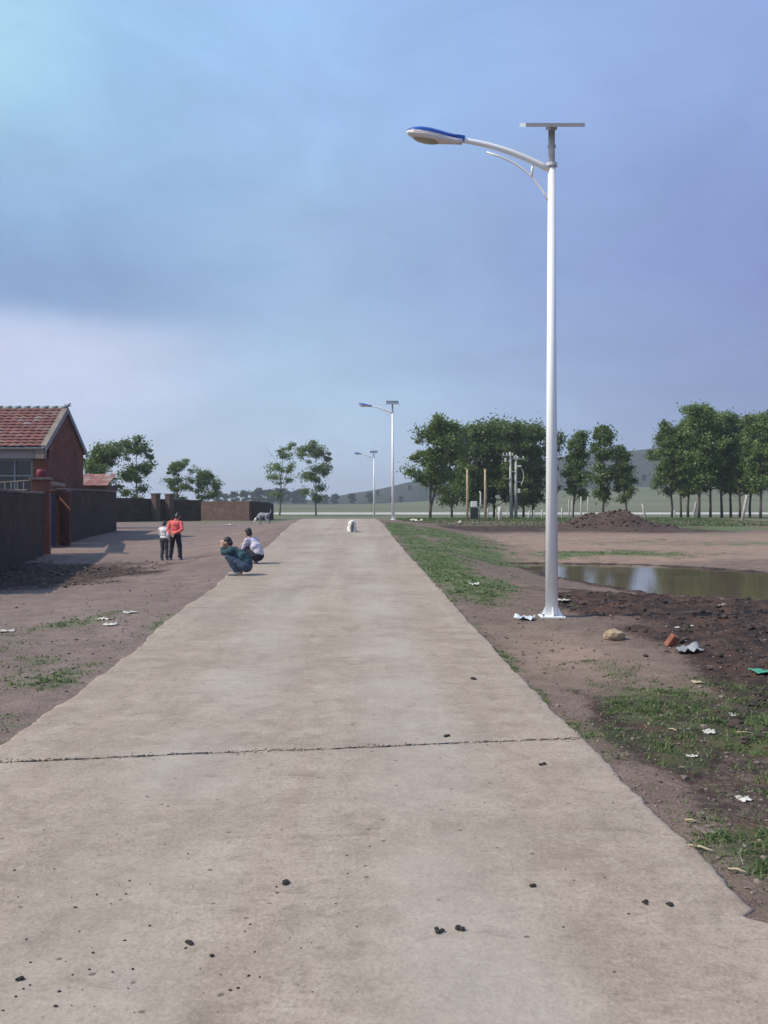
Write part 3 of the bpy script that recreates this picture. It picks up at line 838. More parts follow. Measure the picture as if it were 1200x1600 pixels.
# yard gate
gz = float(base_h(-11.7, 34))
gate = empty('yard_gate', (-11.75, 34, gz), 0, 'red brick yard gate with flat lintel and red lantern, between the two dark walls', 'gate')
def gx(y): return -11.05 + (y - 30.9) * (-1.25 / 5.8) + 11.75
for y, w_, h_ in ((31.25, .5, 2.35), (36.1, .95, 2.05)):
    b_ = MB(); b_.box((gx(y), y - 34, h_ / 2 - .1), (.55, w_, h_ + .2), R_(12)); b_.build('pillar', M['brick_red'], gate, bevel=.01)
    MB().box((gx(y), y - 34, h_ + .04), (.68, w_ + .14, .08), R_(12)).build('pillar_cap', M['coping'], gate, bevel=.008)
MB().box((gx(33.8), -.2, 2.27), (.5, 4.3, .12), R_(12.2)).build('lintel', M['plaster'], gate, bevel=.01)
MB().box((gx(34.9) - .1, .85, 1.0), (.05, 1.5, 1.9), R_(12)).build('gate_leaf', M['bluedoor'], gate, bevel=.005)
MB().box((gx(35.2) + .32, 1.2, 1.0), (.05, .55, 2.0), R_(60)).build('door_panel', M['brick_red'], gate, bevel=.005)
ln = MB(); ln.tube([(gx(31.3), 31.3 - 34, 2.42), (gx(31.3), 31.3 - 34, 2.50), (gx(31.3), 31.3 - 34, 2.62), (gx(31.3), 31.3 - 34, 2.70)], [.10, .15, .15, .12], 8)
ln.build('lantern', M['red'], gate, True)

# ---------------------------------------------------------------- brick house
def make_house():
    X1, Y0, D = -13.3, 38.0, 4.6
    L = 6.9; ez, rz = 4.06, 5.60
    gz = float(base_h(X1, Y0)) - .3
    h = empty('brick_house', (X1, Y0, 0), 0, 'red brick house with clay tile roof behind the left yard wall', 'house')
    # brick shell: gable ends, rear, front with openings
    V = [(0, 0, gz), (0, D, gz), (0, D, ez), (0, D / 2, rz - .06), (0, 0, ez), (-L, 0, gz), (-L, D, gz), (-L, D, ez), (-L, D / 2, rz - .06), (-L, 0, ez)]
    w_ = MB(); w_.add(V[:5] + V[5:], [(0, 1, 2, 3, 4), (9, 8, 7, 6, 5), (1, 6, 7, 2)]); w_.build('wall', M['brick_red'], h)
    f = MB()
    f.box((-.28, .12, (gz + 3.44) / 2), (.55, .24, 3.44 - gz)); f.box((-L + .28, .12, (gz + 3.44) / 2), (.55, .24, 3.44 - gz))
    f.box((-L / 2, .12, (gz + 1.3) / 2), (L - 1.12, .24, 1.3 - gz)); f.build('front_wall', M['brick_red'], h)
    MB().box((-L / 2 - .1, .05, 3.68), (L - .5, .38, .46)).build('lintel_beam', M['render'], h, bevel=.01)
    MB().box((-.17, -.04, 3.68), (.34, .55, .50)).build('beam_end', M['plaster'], h, bevel=.015)
    for i in range(4):
        cx = -.62 - .68 - i * 1.42
        wn = empty('window', (cx, .12, 2.36)); wn.parent = h
        fr = MB()
        for sx in (-.68, 0, .68):
            fr.box((sx, 0, 0), (.06, .09, 2.1))
        for z in (-1.04, .42, 1.04):
            fr.box((0, -.004, z), (1.4, .08, .06))
        fr.build('frame', M['frame'], wn)
        for sx in (-.34, .34):
            MB().box((sx, .02, .72), (.64, .012, .58)).build('pane', M['glass'], wn)
            MB().box((sx, .02, -.32), (.64, .012, 1.40)).build('pane', M['glass'], wn)
        MB().box((0, -.1, -1.08), (1.44, .2, .05)).build('sill', M['render'], wn)
    MB().box((-L / 2, D / 2, 1.2), (L - .3, .1, 4.0)).build('inner_wall', M['render'], h)
    # roof deck and tiles
    ov = .32
    sl = math.hypot(D / 2 + ov, (rz - ez) * (D / 2 + ov) / (D / 2)); pitch = math.atan2(rz - ez, D / 2)
    deck = MB(); zl = ez - (rz - ez) * ov / (D / 2)
    for sg in (0, 1):
        yv = lambda a: a if sg == 0 else D - a
        A = [(-L - .1, yv(-ov), zl), (.06, yv(-ov), zl), (.06, D / 2, rz), (-L - .1, D / 2, rz)]
        deck.add([(a[0], a[1], a[2]) for a in A] + [(a[0], a[1], a[2] + .05) for a in A], [(0, 1, 2, 3), (7, 6, 5, 4), (0, 4, 5, 1), (1, 5, 6, 2), (2, 6, 7, 3), (3, 7, 4, 0)])
    deck.build('roof_deck', M['plaster'], h)
    MB().tube([(-L - .1, -ov - .01, zl + .0), (.0, -ov - .01, zl + .0)], .045, 8).build('eave_board', M['frame'], h)
    rows, cols = 13, 22
    ex = sl / rows; tw = (L - .15) / cols
    def tile_mesh(seed):
        rr = random.Random(seed); V = []; n = 7
        for v in (0, 1):
            for i in range(n):
                u = i / (n - 1)
                z = .034 * math.sin(u * math.pi) ** 2 + (.060 if v == 0 else .004)
                V.append(((u - .5) * tw * 1.02, v * (ex + .05), z + rr.uniform(-.002, .002)))
        k = len(V)
        V += [(x, y, z - .03) for x, y, z in V]
        Fs = [tuple(q) for q in grid_faces(2, n)] + [(i, i + k, i + 1 + k, i + 1) for i in range(n - 1)]
        o = mesh_np('roof_tile', V, Fs, M['tile'], h, True)
        return o
    pool = [tile_mesh(s) for s in range(3)]
    rr = random.Random(9); cnt = 0
    for r in range(rows):
        for c in range(cols):
            if cnt < 3:
                o = pool[cnt]
            else:
                o = pool[rr.randrange(3)].copy(); C.objects.link(o)
            s = r * ex + .0
            y = -ov - .03 + s * math.cos(pitch); z = zl + .045 + s * math.sin(pitch)
            o.location = (-.13 - (c + .5) * tw + rr.uniform(-.008, .008), y, z + rr.uniform(-.003, .007))
            o.rotation_euler = (pitch + rr.uniform(-.012, .02), rr.uniform(-.02, .02), rr.uniform(-.025, .025))
            cnt += 1
    back = MB()
    for r in range(rows):
        s0 = r * ex; y = D + ov + .03 - s0 * math.cos(pitch); z = zl + .05 + s0 * math.sin(pitch)
        back.box((-L / 2 - .1, y - .12, z + .1), (L - .2, .03, .02)).box((-L / 2 - .1, y - ex / 2 * math.cos(pitch), z + ex / 2 * math.sin(pitch) + .01), (L - .2, ex, .02), m=Matrix.Rotation(-pitch, 3, 'X'))
    back.build('rear_tile_course', M['tile'], h)
    # plaster verge over the gable edge
    for sg in (0, 1):
        vb = MB(); c0 = -ov - .02; yy = (c0, D / 2) if sg == 0 else (D - c0, D / 2)
        A = [(-.15, yy[0], zl + .05), (.09, yy[0], zl + .05), (.09, yy[1], rz + .06), (-.15, yy[1], rz + .06)]
        vb.add(A + [(a[0], a[1], a[2] + .06) for a in A], [(0, 1, 2, 3), (7, 6, 5, 4), (0, 4, 5, 1), (1, 5, 6, 2), (2, 6, 7, 3), (3, 7, 4, 0)]); vb.build('verge', M['plaster'], h)
        fb = MB(); A = [(.06, yy[0], zl - .14), (.092, yy[0], zl - .14), (.092, yy[1], rz - .12), (.06, yy[1], rz - .12)]
        fb.add(A + [(a[0], a[1], a[2] + .19) for a in A], [(0, 1, 2, 3), (7, 6, 5, 4), (0, 4, 5, 1), (1, 5, 6, 2), (2, 6, 7, 3), (3, 7, 4, 0)]); fb.build('bargeboard', M['frame'], h)
    for k in range(18):
        c = MB(); c.tube([(-L + .0 + k * .385, D / 2, rz + .06), (-L + .40 + k * .385, D / 2, rz + .075)], [.095, .105], 10); c.build('ridge_tile', M['frame'], h, True)
    orn = MB(); orn.tube([(.0, D / 2, rz + .1), (.08, D / 2, rz + .2), (.2, D / 2, rz + .29)], [.07, .05, .02], 8).tube([(.0, D / 2, rz + .12), (-.06, D / 2, rz + .26)], [.05, .015], 8).tube([(.05, D / 2, rz + .16), (.22, D / 2, rz + .17)], [.04, .015], 8)
    orn.build('ridge_ornament', M['frame'], h, True)
make_house()
# rack of poles in the yard, seen over the wall
rk = empty('yard_railing', (-12.6, 34.0, 0), 0, 'low metal railing standing above the yard wall in front of the dark house window', 'railing')
for k in range(5):
    MB().tube([(-1.0 + k * .22, 0, .2), (-1.0 + k * .22, 0, 2.45 + (.25 if k == 0 else 0))], .018, 6).build('bar', M['frame'], rk)
MB().tube([(-3, .0, 2.1), (0, .0, 2.16)], .025, 6).build('rail', M['plaster'], rk)
MB().tube([(-1.0, .0, 2.42), (.15, .0, 2.5)], .022, 6).build('rail', M['plaster'], rk)
# small shed
sh = empty('garden_shed', (-15.6, 51.5, float(base_h(-15.6, 51.5))), 0, 'small shed with pale orange roof behind the dark wall', 'shed')
MB().box((0, .9, 1.1), (1.6, 1.8, 2.4)).build('wall', M['wall_tan'], sh, bevel=.01)
for k in range(5):
    for c in range(6):
        q = MB(); q.box((-.75 + c * .3, -.1 + k * .34, 2.36 + k * .13 + (.01 if c % 2 else 0)), (.29, .40, .03), m=Matrix.Rotation(R_(20), 3, 'X')); o = q.build('roof_tile', M['tile'], sh)

# ---------------------------------------------------------------- trees
def leaf_quads(cent, n, spread, size, rr, flat=.75):
    """n small crossed faces round each cluster centre"""
    out = []
    c = np.repeat(np.asarray(cent), n, 0)
    m = len(c)
    d = rr.normal(size=(m, 3)); d /= np.linalg.norm(d, axis=1)[:, None]
    st = .55 + .9 * rr.random(3)
    p = c + rr.normal(size=(m, 3)) * spread * .52 * st * np.array([1, 1, flat])
    a = rr.normal(size=(m, 3)); a /= np.linalg.norm(a, axis=1)[:, None]
    b = np.cross(a, rr.normal(size=(m, 3))); b /= np.linalg.norm(b, axis=1)[:, None]
    s = size * (.6 + .8 * rr.random(m))[:, None]
    V = np.stack([p - a * s, p + b * s * .55, p + a * s, p - b * s * .55], 1).reshape(-1, 3)
    return V, np.arange(4 * m).reshape(-1, 4)

def make_tree(name, H, crown_w, bare, seed, leafm, barkm, n_limb=18, per=70, size=.15, clus=.55, multi=1, label=None, group=None, shape='round', dead=0):
    rr = np.random.default_rng(seed)
    root = empty(name, (0, 0, 0), 0, label, 'tree', group)
    tr = MB(); cents = []
    for mi in range(multi):
        lean = rr.normal(size=2) * .06 * H * (1.4 if multi > 1 else .5)
        pts = []; N = 9
        for i in range(N):
            u = i / (N - 1)
            pts.append(Vector((lean[0] * u ** 1.2 + .03 * H * (rr.random() - .5) * (u > .1) * .6, lean[1] * u ** 1.2 + .03 * H * (rr.random() - .5) * (u > .1) * .6, u * H * .93)))
        r0 = .012 * H + .02
        tr.tube(pts, [r0 * (1 - .9 * (i / (N - 1)) ** .8) + .008 for i in range(N)], 7)
        for k in range(n_limb):
            u = bare + (1 - bare) * (k + rr.random()) / n_limb
            fi = min(u / .93, .999) * (N - 1) * .93; i = int(fi); p0 = pts[i].lerp(pts[min(i + 1, N - 1)], fi - i)
            v = (u - bare) / (1 - bare)
            if shape == 'round':
                env = math.sin(math.pi * min(1, .16 + .80 * v)) ** .7
            elif shape == 'column':
                env = (.55 + .45 * math.sin(math.pi * v)) * (1 - .55 * v ** 3)
            else:
                env = .45 + .75 * v if v < .75 else 1.0 - .5 * (v - .75) / .25
            ln_ = crown_w * .5 * env * rr.uniform(.38, 1.28)
            an = k * 2.4 + rr.random() * .9
            up = rr.uniform(.3, 1.3) + .5 * v
            dirv = Vector((math.cos(an), math.sin(an), up)).normalized()
            p1 = p0 + dirv * ln_ * .55 + Vector((0, 0, .02 * H)); p2 = p0 + dirv * ln_ + Vector((0, 0, rr.uniform(-.02, .05) * H))
            tr.tube([p0, p1, p2], [r0 * .34 * (1 - .6 * v), r0 * .2 * (1 - .5 * v), .008], 5, False)
            is_dead = rr.random() < dead
            for q in range(2):
                sd_ = Vector(rr.normal(size=3)).normalized() * ln_ * .4; sd_.z = abs(sd_.z) * .6
                p3 = p1 + sd_
                tr.tube([p1, p3], [r0 * .13, .006], 4, False)
                if is_dead:
                    p4 = p3 + Vector((rr.normal() * .2, rr.normal() * .2, .05 * H)); tr.tube([p3, p4], [.012, .005], 4, False)
                else:
                    cents.append(p3)
            if not is_dead:
                cents += [p2, p1.lerp(p2, .55)]
        cents.append(pts[-1]); cents.append(pts[-1] + Vector((0, 0, .02 * H)))
    tr.build('trunk', barkm, root, True)
    cents = np.array([tuple(c) for c in cents])
    V1, F1 = [], []
    k = 0
    for c in cents:
        V, Fq = leaf_quads([tuple(c)], int(per * rr.uniform(.5, 1.5)), clus * rr.uniform(.45, 1.25), size, rr)
        V1.append(V); F1.append(Fq + k); k += len(V)
    mesh_np('crown', np.concatenate(V1), np.concatenate(F1), leafm, root)
    return root

GT_R, GT_L = 'leafy trees in the rows on the right', 'leafy trees on the left and centre'
protos = {}
def proto(key, **kw):
    protos[key] = dict(kw)
def place(key, px, py, d, scale, rz, label, group, first={}):
    x = (px - CX) / F * d
    z = float(base_h(x, d)) - .08
    if key not in first:
        first[key] = make_tree('leafy_tree', **protos[key])
        o = first[key]
    else:
        o = copy_tree(first[key])
    o.location = (x, d, z); o.scale = (scale, scale, scale); o.rotation_euler = (0, 0, rz)
    o['label'] = label; o['group'] = group
    return o
proto('dense', H=9.2, crown_w=6.2, bare=.07, seed=1, leafm=M['leaf_dark'], barkm=M['bark'], n_limb=30, per=108, size=0.133, clus=.75, shape='round')
proto('denseb', H=9.0, crown_w=6.6, bare=.06, seed=12, leafm=M['leaf_dark'], barkm=M['bark'], n_limb=30, per=108, size=0.133, clus=.78, shape='round')
proto('fork', H=8.6, crown_w=5.8, bare=.27, seed=2, leafm=M['leaf_dark'], barkm=M['bark'], n_limb=15, per=108, size=0.125, clus=.6, multi=2, shape='round')
proto('slim', H=8.6, crown_w=3.6, bare=.2, seed=3, leafm=M['leaf_mid'], barkm=M['bark'], n_limb=24, per=105, size=0.117, clus=.5, shape='column')
proto('slimb', H=8.4, crown_w=3.4, bare=.15, seed=31, leafm=M['leaf_mid'], barkm=M['bark'], n_limb=22, per=105, size=0.117, clus=.5, shape='column')
proto('tall', H=10.2, crown_w=5.0, bare=.2, seed=4, leafm=M['leaf_mid'], barkm=M['bark'], n_limb=28, per=115, size=0.125, clus=.62, shape='round')
proto('tallb', H=9.6, crown_w=4.8, bare=.22, seed=41, leafm=M['leaf_dark'], barkm=M['bark'], n_limb=26, per=115, size=0.125, clus=.62, shape='round')
proto('open', H=9.0, crown_w=7.6, bare=.26, seed=5, leafm=M['leaf_mid'], barkm=M['bark'], n_limb=12, per=105, size=0.140, clus=.62, shape='fan', dead=.35)
proto('openb', H=8.8, crown_w=7.2, bare=.24, seed=7, leafm=M['leaf_mid'], barkm=M['bark'], n_limb=16, per=115, size=0.140, clus=.62, shape='fan')
proto('bushy', H=6.6, crown_w=5.4, bare=.25, seed=6, leafm=M['leaf_dark'], barkm=M['bark'], n_limb=20, per=105, size=0.117, clus=.6, shape='round')
T = [
 ('fork', 672, 808, 84, .98, .4, 'forked dark tree standing alone at the left end of the right grove'),
 ('dense', 706, 810, 95, .94, 1, 'dark tree just right of the forked tree, behind the two bare wooden poles'),
 ('denseb', 742, 810, 93, .98, 2, 'dense dark tree rising between the two bare wooden poles'),
 ('dense', 772, 810, 97, 1.03, 3.1, 'dense tree crown left of the transformer poles'),
 ('denseb', 800, 810, 92, .99, 4.5, 'dense dark tree directly behind the transformer poles'),
 ('dense', 833, 810, 94, .98, 5.2, 'dense tree at the right end of the dark grove, left of the nearest lamp pole'),
 ('denseb', 760, 810, 108, 1.1, .7, 'tree in the back row, deep between the wooden poles and the transformer'),
 ('dense', 818, 810, 110, 1.12, 1.7, 'tree in the back row just left of the nearest lamp pole'),
 ('slim', 895, 810, 92, .98, .3, 'slim tree right of the nearest lamp pole, behind the left of the mound'),
 ('slimb', 942, 810, 88, 1.04, 2.2, 'slim pointed tree straight behind the dirt mound'),
 ('slim', 980, 812, 87, .78, 4.1, 'shortest slim tree at the right end of the mound'),
 ('tallb', 1050, 809, 86, .86, .9, 'leftmost tree of the tall grove at the right edge'),
 ('tall', 1092, 809, 85, 1.0, 2.0, 'tallest tree of the right grove, above the leaning posts'),
 ('tallb', 1075, 809, 96, 1.02, 3.3, 'tree in the back row behind the leftmost tree of the right grove'),
 ('tall', 1128, 809, 87, .95, 4.4, 'right grove tree left of the thick leaning pale post'),
 ('tallb', 1156, 809, 94, 1.0, 5.5, 'right grove tree behind the thick leaning pale post'),
 ('tall', 1064, 809, 99, .9, 5.0, 'tree deep in the back row behind the two leaning posts, low crown'),
 ('tallb', 1110, 809, 98, 1.04, 1.6, 'back row tree filling the gap right of the tallest tree'),
 ('tall', 1142, 809, 101, 1.02, 3.7, 'back row tree just left of the thick leaning pale post'),
 ('tallb', 1172, 809, 100, 1.0, 2.7, 'back row tree right of the thick leaning pale post'),
 ('tall', 1203, 809, 97, .98, 4.9, 'back row tree at the right frame edge'),
 ('tall', 1188, 811, 83, .90, 1.2, 'right grove tree cut by the frame edge, trunk right of the thick post'),
 ('tallb', 1222, 810, 88, .97, .2, 'tree at the far right of the grove, mostly outside the frame'),
]
for key, px, py, d, s, rz, lab in T:
    place(key, px, py, d, s, rz, lab, GT_R)
TL_ = [
 ('bushy', 156, 0, 80, .92, .5, 'bushy dark tree right behind the brick house'),
 ('openb', 214, 0, 94, .82, 1.1, 'tree with open crown over the dark wall, right of the house'),
 ('openb', 277, 0, 112, .70, 3.0, 'small tree over the long wall, above the gate pillars'),
 ('bushy', 322, 0, 112, .82, 2.5, 'small rounded tree over the brown wall, left of its middle'),
 ('open', 437, 0, 146, 1.06, 2.2, 'half bare tree with dead twigs left of the road end'),
 ('openb', 494, 0, 142, 1.10, .6, 'fully leaved tree right of the half bare one'),
]
for key, px, py, d, s, rz, lab in TL_:
    place(key, px, py, d, s, rz, lab, GT_L)
# far tree line on the plain
fp = make_tree('far_tree', 6.5, 5.5, .12, 8, M['leaf_far'], M['bark'], 12, 30, .42, .9)
rr = random.Random(3)
ORD = ['first', 'second', 'third', 'fourth', 'fifth', 'sixth', 'seventh', 'eighth', 'ninth', 'tenth', 'eleventh', 'twelfth', 'thirteenth', 'fourteenth', 'fifteenth', 'sixteenth', 'seventeenth', 'eighteenth']
farpx = [341, 352, 366, 383, 396, 404, 417, 424, 436, 444, 458, 466, 474, 497, 508, 523, 550, 578]
for k, px in enumerate(farpx):
    o = fp if k == 0 else copy_tree(fp)
    d = rr.uniform(440, 520); x = (px - CX) / F * d
    o.location = (x, d, float(base_h(x, d)) - .2); o.rotation_euler = (0, 0, rr.uniform(0, 6)); s = rr.uniform(.75, 1.15) * (1.0 if px < 490 else .75)
    o.scale = (s * 1.15, s * 1.15, s)
    tag(o, ORD[k] + ' from the left of the small distant trees along the horizon left of the lamps', 'tree', 'distant trees on the horizon')
for k, (px, d, where) in enumerate(((612, 560, 'just behind the foot of the middle lamp'), (590, 600, 'behind the farthest lamp'), (640, 610, 'left of the forked tree'), (660, 640, 'behind the trunk of the forked tree'), (1006, 560, 'in the gap right of the mound'), (626, 520, 'right of the middle lamp'))):
    o = copy_tree(fp); x = (px - CX) / F * d
    z = None
    o.location = (x, d, 0); o.scale = (.6, .6, .5)
    tag(o, 'small dark shrub on the hill slope, ' + where, 'tree', 'shrubs on the hill slope')
    hl = bpy.data.objects['hill']
    ok, loc, nn, fi = hl.ray_cast(Vector((x, d, 200)), Vector((0, 0, -1)))
    o.location.z = (max(loc.z, float(base_h(x, d))) if ok else float(base_h(x, d))) - .2

# ---------------------------------------------------------------- poles and posts
GW = 'bare wooden poles before the dark grove'
for px, lab, top in ((730, 'left bare wooden pole in front of the dark grove', 733), (758, 'right bare wooden pole in front of the dark grove', 733)):
    d = 70; x = (px - CX) / F * d; z = float(base_h(x, d)); zt = EYE + (HY - top) / F * d
    r = empty('wooden_pole', (x, d, z), 0, lab, 'pole', GW)
    MB().tube([(0, 0, -.2), (.02, 0, (zt - z) * .5), (0, 0, zt - z)], [.10, .09, .075], 8).build('shaft', M['wood'], r, True)
    for k in (.45, .6):
        MB().box((-.1 if px < 740 else .1, 0, (zt - z) * k), (.16, .05, .06)).build('cleat', M['wood'], r)
for i, (px, top, lab) in enumerate(((797, 706, 'taller concrete utility pole with small crossarms, left of the transformer pole'), (806, 711, 'concrete utility pole carrying fuse boxes and a coiled drop wire'))):
    d = 86; x = (px - CX) / F * d; z = float(base_h(x, d)); zt = EYE + (HY - top) / F * d; Hh = zt - z
    r = empty('utility_pole', (x, d, z), 0, lab, 'utility pole', 'utility poles')
    MB().tube([(.12 if i == 0 else 0, 0, -.2), (0, 0, Hh)], [.15, .10], 10).build('shaft', M['polecon'], r, True)
    MB().box((-.2 if i == 0 else .25, -.12, Hh - .35), (1.1, .08, .08)).build('crossarm', M['steelgrey'], r)
    MB().box((-.1 if i == 0 else .2, -.12, Hh - 2.4), (.6, .08, .06)).build('crossarm', M['steelgrey'], r)
    for sx in (-.6, -.3, .2):
        q = MB(); xx = sx + (0 if i == 0 else .45)
        q.tube([(xx, -.12, Hh - .31), (xx, -.12, Hh - .24), (xx, -.12, Hh - .2), (xx, -.12, Hh - .12)], [.03, .07, .04, .06], 8); q.build('insulator', M['porcelain'], r, True)
    if i == 0:
        MB().box((-.42, -.12, Hh - .72), (.16, .14, .34)).build('arrester', M['porcelain'], r, bevel=.02)
    else:
        MB().box((.3, -.14, Hh - 1.0), (.34, .16, .16)).build('fuse_box', M['porcelain'], r, bevel=.02)
        MB().box((.26, -.16, Hh - 3.2), (.2, .16, .38)).build('fuse_box', M['porcelain'], r, bevel=.02)
        lp = [(.35 + .32 * math.sin(a), -.14, Hh - 1.9 + .75 * math.cos(a)) for a in np.linspace(.3, 2.9, 10)]
        MB().tube(lp, .03, 6).build('drop_wire', M['porcelain'], r, True)
        lp = [(-.2 + .3 * math.sin(a), -.14, Hh - 1.1 + .4 * math.cos(a)) for a in np.linspace(2.6, 5.2, 10)]
        MB().tube(lp, .03, 6).build('drop_wire', M['porcelain'], r, True)
d = 76; x = (741 - CX) / F * d; z = float(base_h(x, d))
mb = empty('meter_cabinet', (x, d, z), 0, 'white meter box on a dark stand with a curved pipe, between the wooden poles', 'meter box')
MB().box((0, 0, .45), (.62, .45, .9)).build('stand', M['black'], mb, bevel=.02)
MB().box((-.03, -.05, 1.2), (.5, .4, .48)).build('box', M['porcelain'], mb, bevel=.02)
MB().box((-.03, -.26, 1.2), (.4, .02, .36)).build('door', M['lampwhite'], mb, bevel=.006)
MB().tube([(.42, 0, -.1), (.42, 0, 1.0), (.5, 0, 1.35), (.5, 0, 2.1), (.42, 0, 2.22)], .06, 8).build('pipe', M['porcelain'], mb, True)

posts = [(762, 810, 794, 0, .07, 'pale fence post between the right wooden pole and the box'), (775, 810, 795, 0, .06, 'thin grey fence post right of the wooden poles'),
 (781, 811, 792, 0, .15, 'thick tan stump post left of the transformer poles'), (793, 810, 795, 0, .05, 'thin post touching the foot of the taller utility pole'),
 (825, 810, 798, .25, .09, 'short leaning post right of the transformer poles'), (834, 810, 797, 0, .07, 'upright short post, second right of the transformer poles'),
 (847, 809, 796, 0, .08, 'short post just left of the nearest lamp pole'), (878, 808, 793, 0, .07, 'short post just right of the nearest lamp pole'),
 (889, 808, 780, 0, .06, 'tall thin post at the left foot of the dirt mound'), (894, 808, 783, 0, .08, 'pale post beside the tall thin one at the left foot of the mound'),
 (908, 800, 776, 0, .07, 'left one of two posts rising behind the left slope of the mound'), (919, 800, 776, 0, .07, 'right one of two posts rising behind the left slope of the mound'),
 (1009, 814, 787, -.2, .09, 'leaning pale post in the gap right of the mound'), (1083, 809, 784, .18, .09, 'left of two leaning posts under the tallest tree'),
 (1087, 809, 786, .1, .07, 'right of two leaning posts under the tallest tree'), (1054, 810, 797, 0, .09, 'pale post at the foot of the leftmost tree of the right grove'),
 (1160, 812, 773, .18, .12, 'thick tall pale post leaning right, near the right edge')]
for px, pb, pt, lean, rad, lab in posts:
    d = 72 if pb >= 811 else 80
    x = (px - CX) / F * d; z = float(base_h(x, d)); Hh = EYE + (HY - pt) / F * d - z
    r = empty('fence_post', (x, d, z), 0, lab, 'fence post', 'pale posts in front of the groves')
    a = MB(); a.tube([(-lean * Hh * .2, 0, -.3), (lean * Hh * .5, .01, Hh * .5), (lean * Hh, 0, Hh - .03), (lean * Hh, 0, Hh)], [rad, rad * .95, rad * .88, rad * .55], 7)
    a.build('shaft', M['postcon'], r, True)

# ---------------------------------------------------------------- dirt mound and clods
def mound():
    cx, cy = 11.2, 47.5
    n = 70; xs = np.linspace(-4.2, 4.2, n); ys = np.linspace(-2.6, 2.6, n)
    X, Y = np.meshgrid(xs, ys)
    env = .80 * np.exp(-(np.abs(X + .1) / 1.62) ** 3.6 - (Y / 1.1) ** 2) + .35 * np.exp(-((X - 2.1) / 1.3) ** 2 - ((Y + .4) / .8) ** 2) + .3 * np.exp(-((X + 2.2) / 1.1) ** 2 - ((Y + .3) / .8) ** 2)
    Z = env * (.62 + .75 * fbm(X * 1.3, Y * 1.3, 91)) + .2 * env ** .5 * (fbm(X * 4, Y * 4, 92) - .4)
    V = np.stack([X, Y, Z - .06], -1).reshape(-1, 3)
    bz = base_h(X + cx, Y + cy); V[:, 2] += (bz - float(base_h(cx, cy))).reshape(-1)
    r = empty('dirt_mound', (cx, cy, float(base_h(cx, cy))), 0, 'heap of reddish brown dug soil in front of the slim trees', 'soil heap')
    mesh_np('heap', V, grid_faces(n, n), M['clodred'], r, True)
    rr = random.Random(17); m = MB()
    for k in range(500):
        i = rr.randrange(n * n); v = V[i]
        if env.reshape(-1)[i] > .06 + rr.random() * .3:
            m.lump((v[0], v[1], v[2] + .02), rr.uniform(.03, .10), k, .8, 1, .35)
    o = m.build('loose_clods', M['clodred'], r); tag(o, kind='stuff')
mound()

def scatter(name, label, mat, count, xr, yr, weight, size, seed, lift=.3, squash=.7):
    rr = np.random.default_rng(seed)
    n = count * 14
    # even in picture area: density falls with distance
    y = yr[0] * (yr[1] / yr[0]) ** rr.random(n); x = xr[0] + (xr[1] - xr[0]) * rr.random(n)
    wgt = weight(x, y)
    keep = rr.random(n) < wgt
    x, y = x[keep][:count], y[keep][:count]
    z = ground_h(x, y)
    m = MB()
    for i in range(len(x)):
        s = size[0] * (size[1] / size[0]) ** (rr.random() ** 2.2)
        m.lump((x[i], y[i], z[i] + s * lift), s, int(i) + seed * 1000, squash * rr.uniform(.6, 1.1), 1, .38)
    o = m.build(name, mat)
    tag(o, label, None, None, 'stuff')
    return o
darkw = lambda x, y: masks(x, y)[1] ** 1.5
scatter('soil_clods', 'dark turned clods of wet soil on the bank before the pool', M['clod'], 3600, (2.6, 10), (6.5, 17.8), lambda x, y: (masks(x, y)[1] > .5) * .8, (.010, .062), 1, .15, .65)
scatter('brown_clods', 'reddish brown soil crumbs among the dark clods on the right', M['clodred'], 1600, (2.4, 9), (6, 17), lambda x, y: masks(x, y)[1] * .8 + .08, (.008, .038), 2)
scatter('dry_crumbs', 'small dry soil crumbs and stones on the bare ground', M['clodpale'], 2600, (-9, 8), (4, 26), lambda x, y: ((x > redge(y) + .05) | (x < ledge(y) - .05)) * (sdf_poly(x, y, POND) > .3) * .5, (.004, .028), 3)
scatter('grit', 'gravel and grit strewn over the soil right of the road', M['clodpale'], 4500, (1.3, 6), (3.9, 14), lambda x, y: (x > redge(y) + .02) * .7, (.0025, .014), 13)
scatter('dark_crumbs', 'dark soil crumbs spilt along the road edges', M['rubble'], 1200, (-5, 5), (3.9, 20), lambda x, y: ((x > redge(y) - .03) & (x < redge(y) + 1.2) | (x < ledge(y) + .03) & (x > ledge(y) - 1)) * .8, (.003, .02), 14)
scatter('rubble', 'dark lumpy soil dug up along the foot of the left yard wall', M['rubble'], 1500, (-11, -5.6), (17, 30), lambda x, y: masks(x, y)[1] * (x > -9.4 - (y - 22) * .2), (.012, .07), 4, .1, .6)

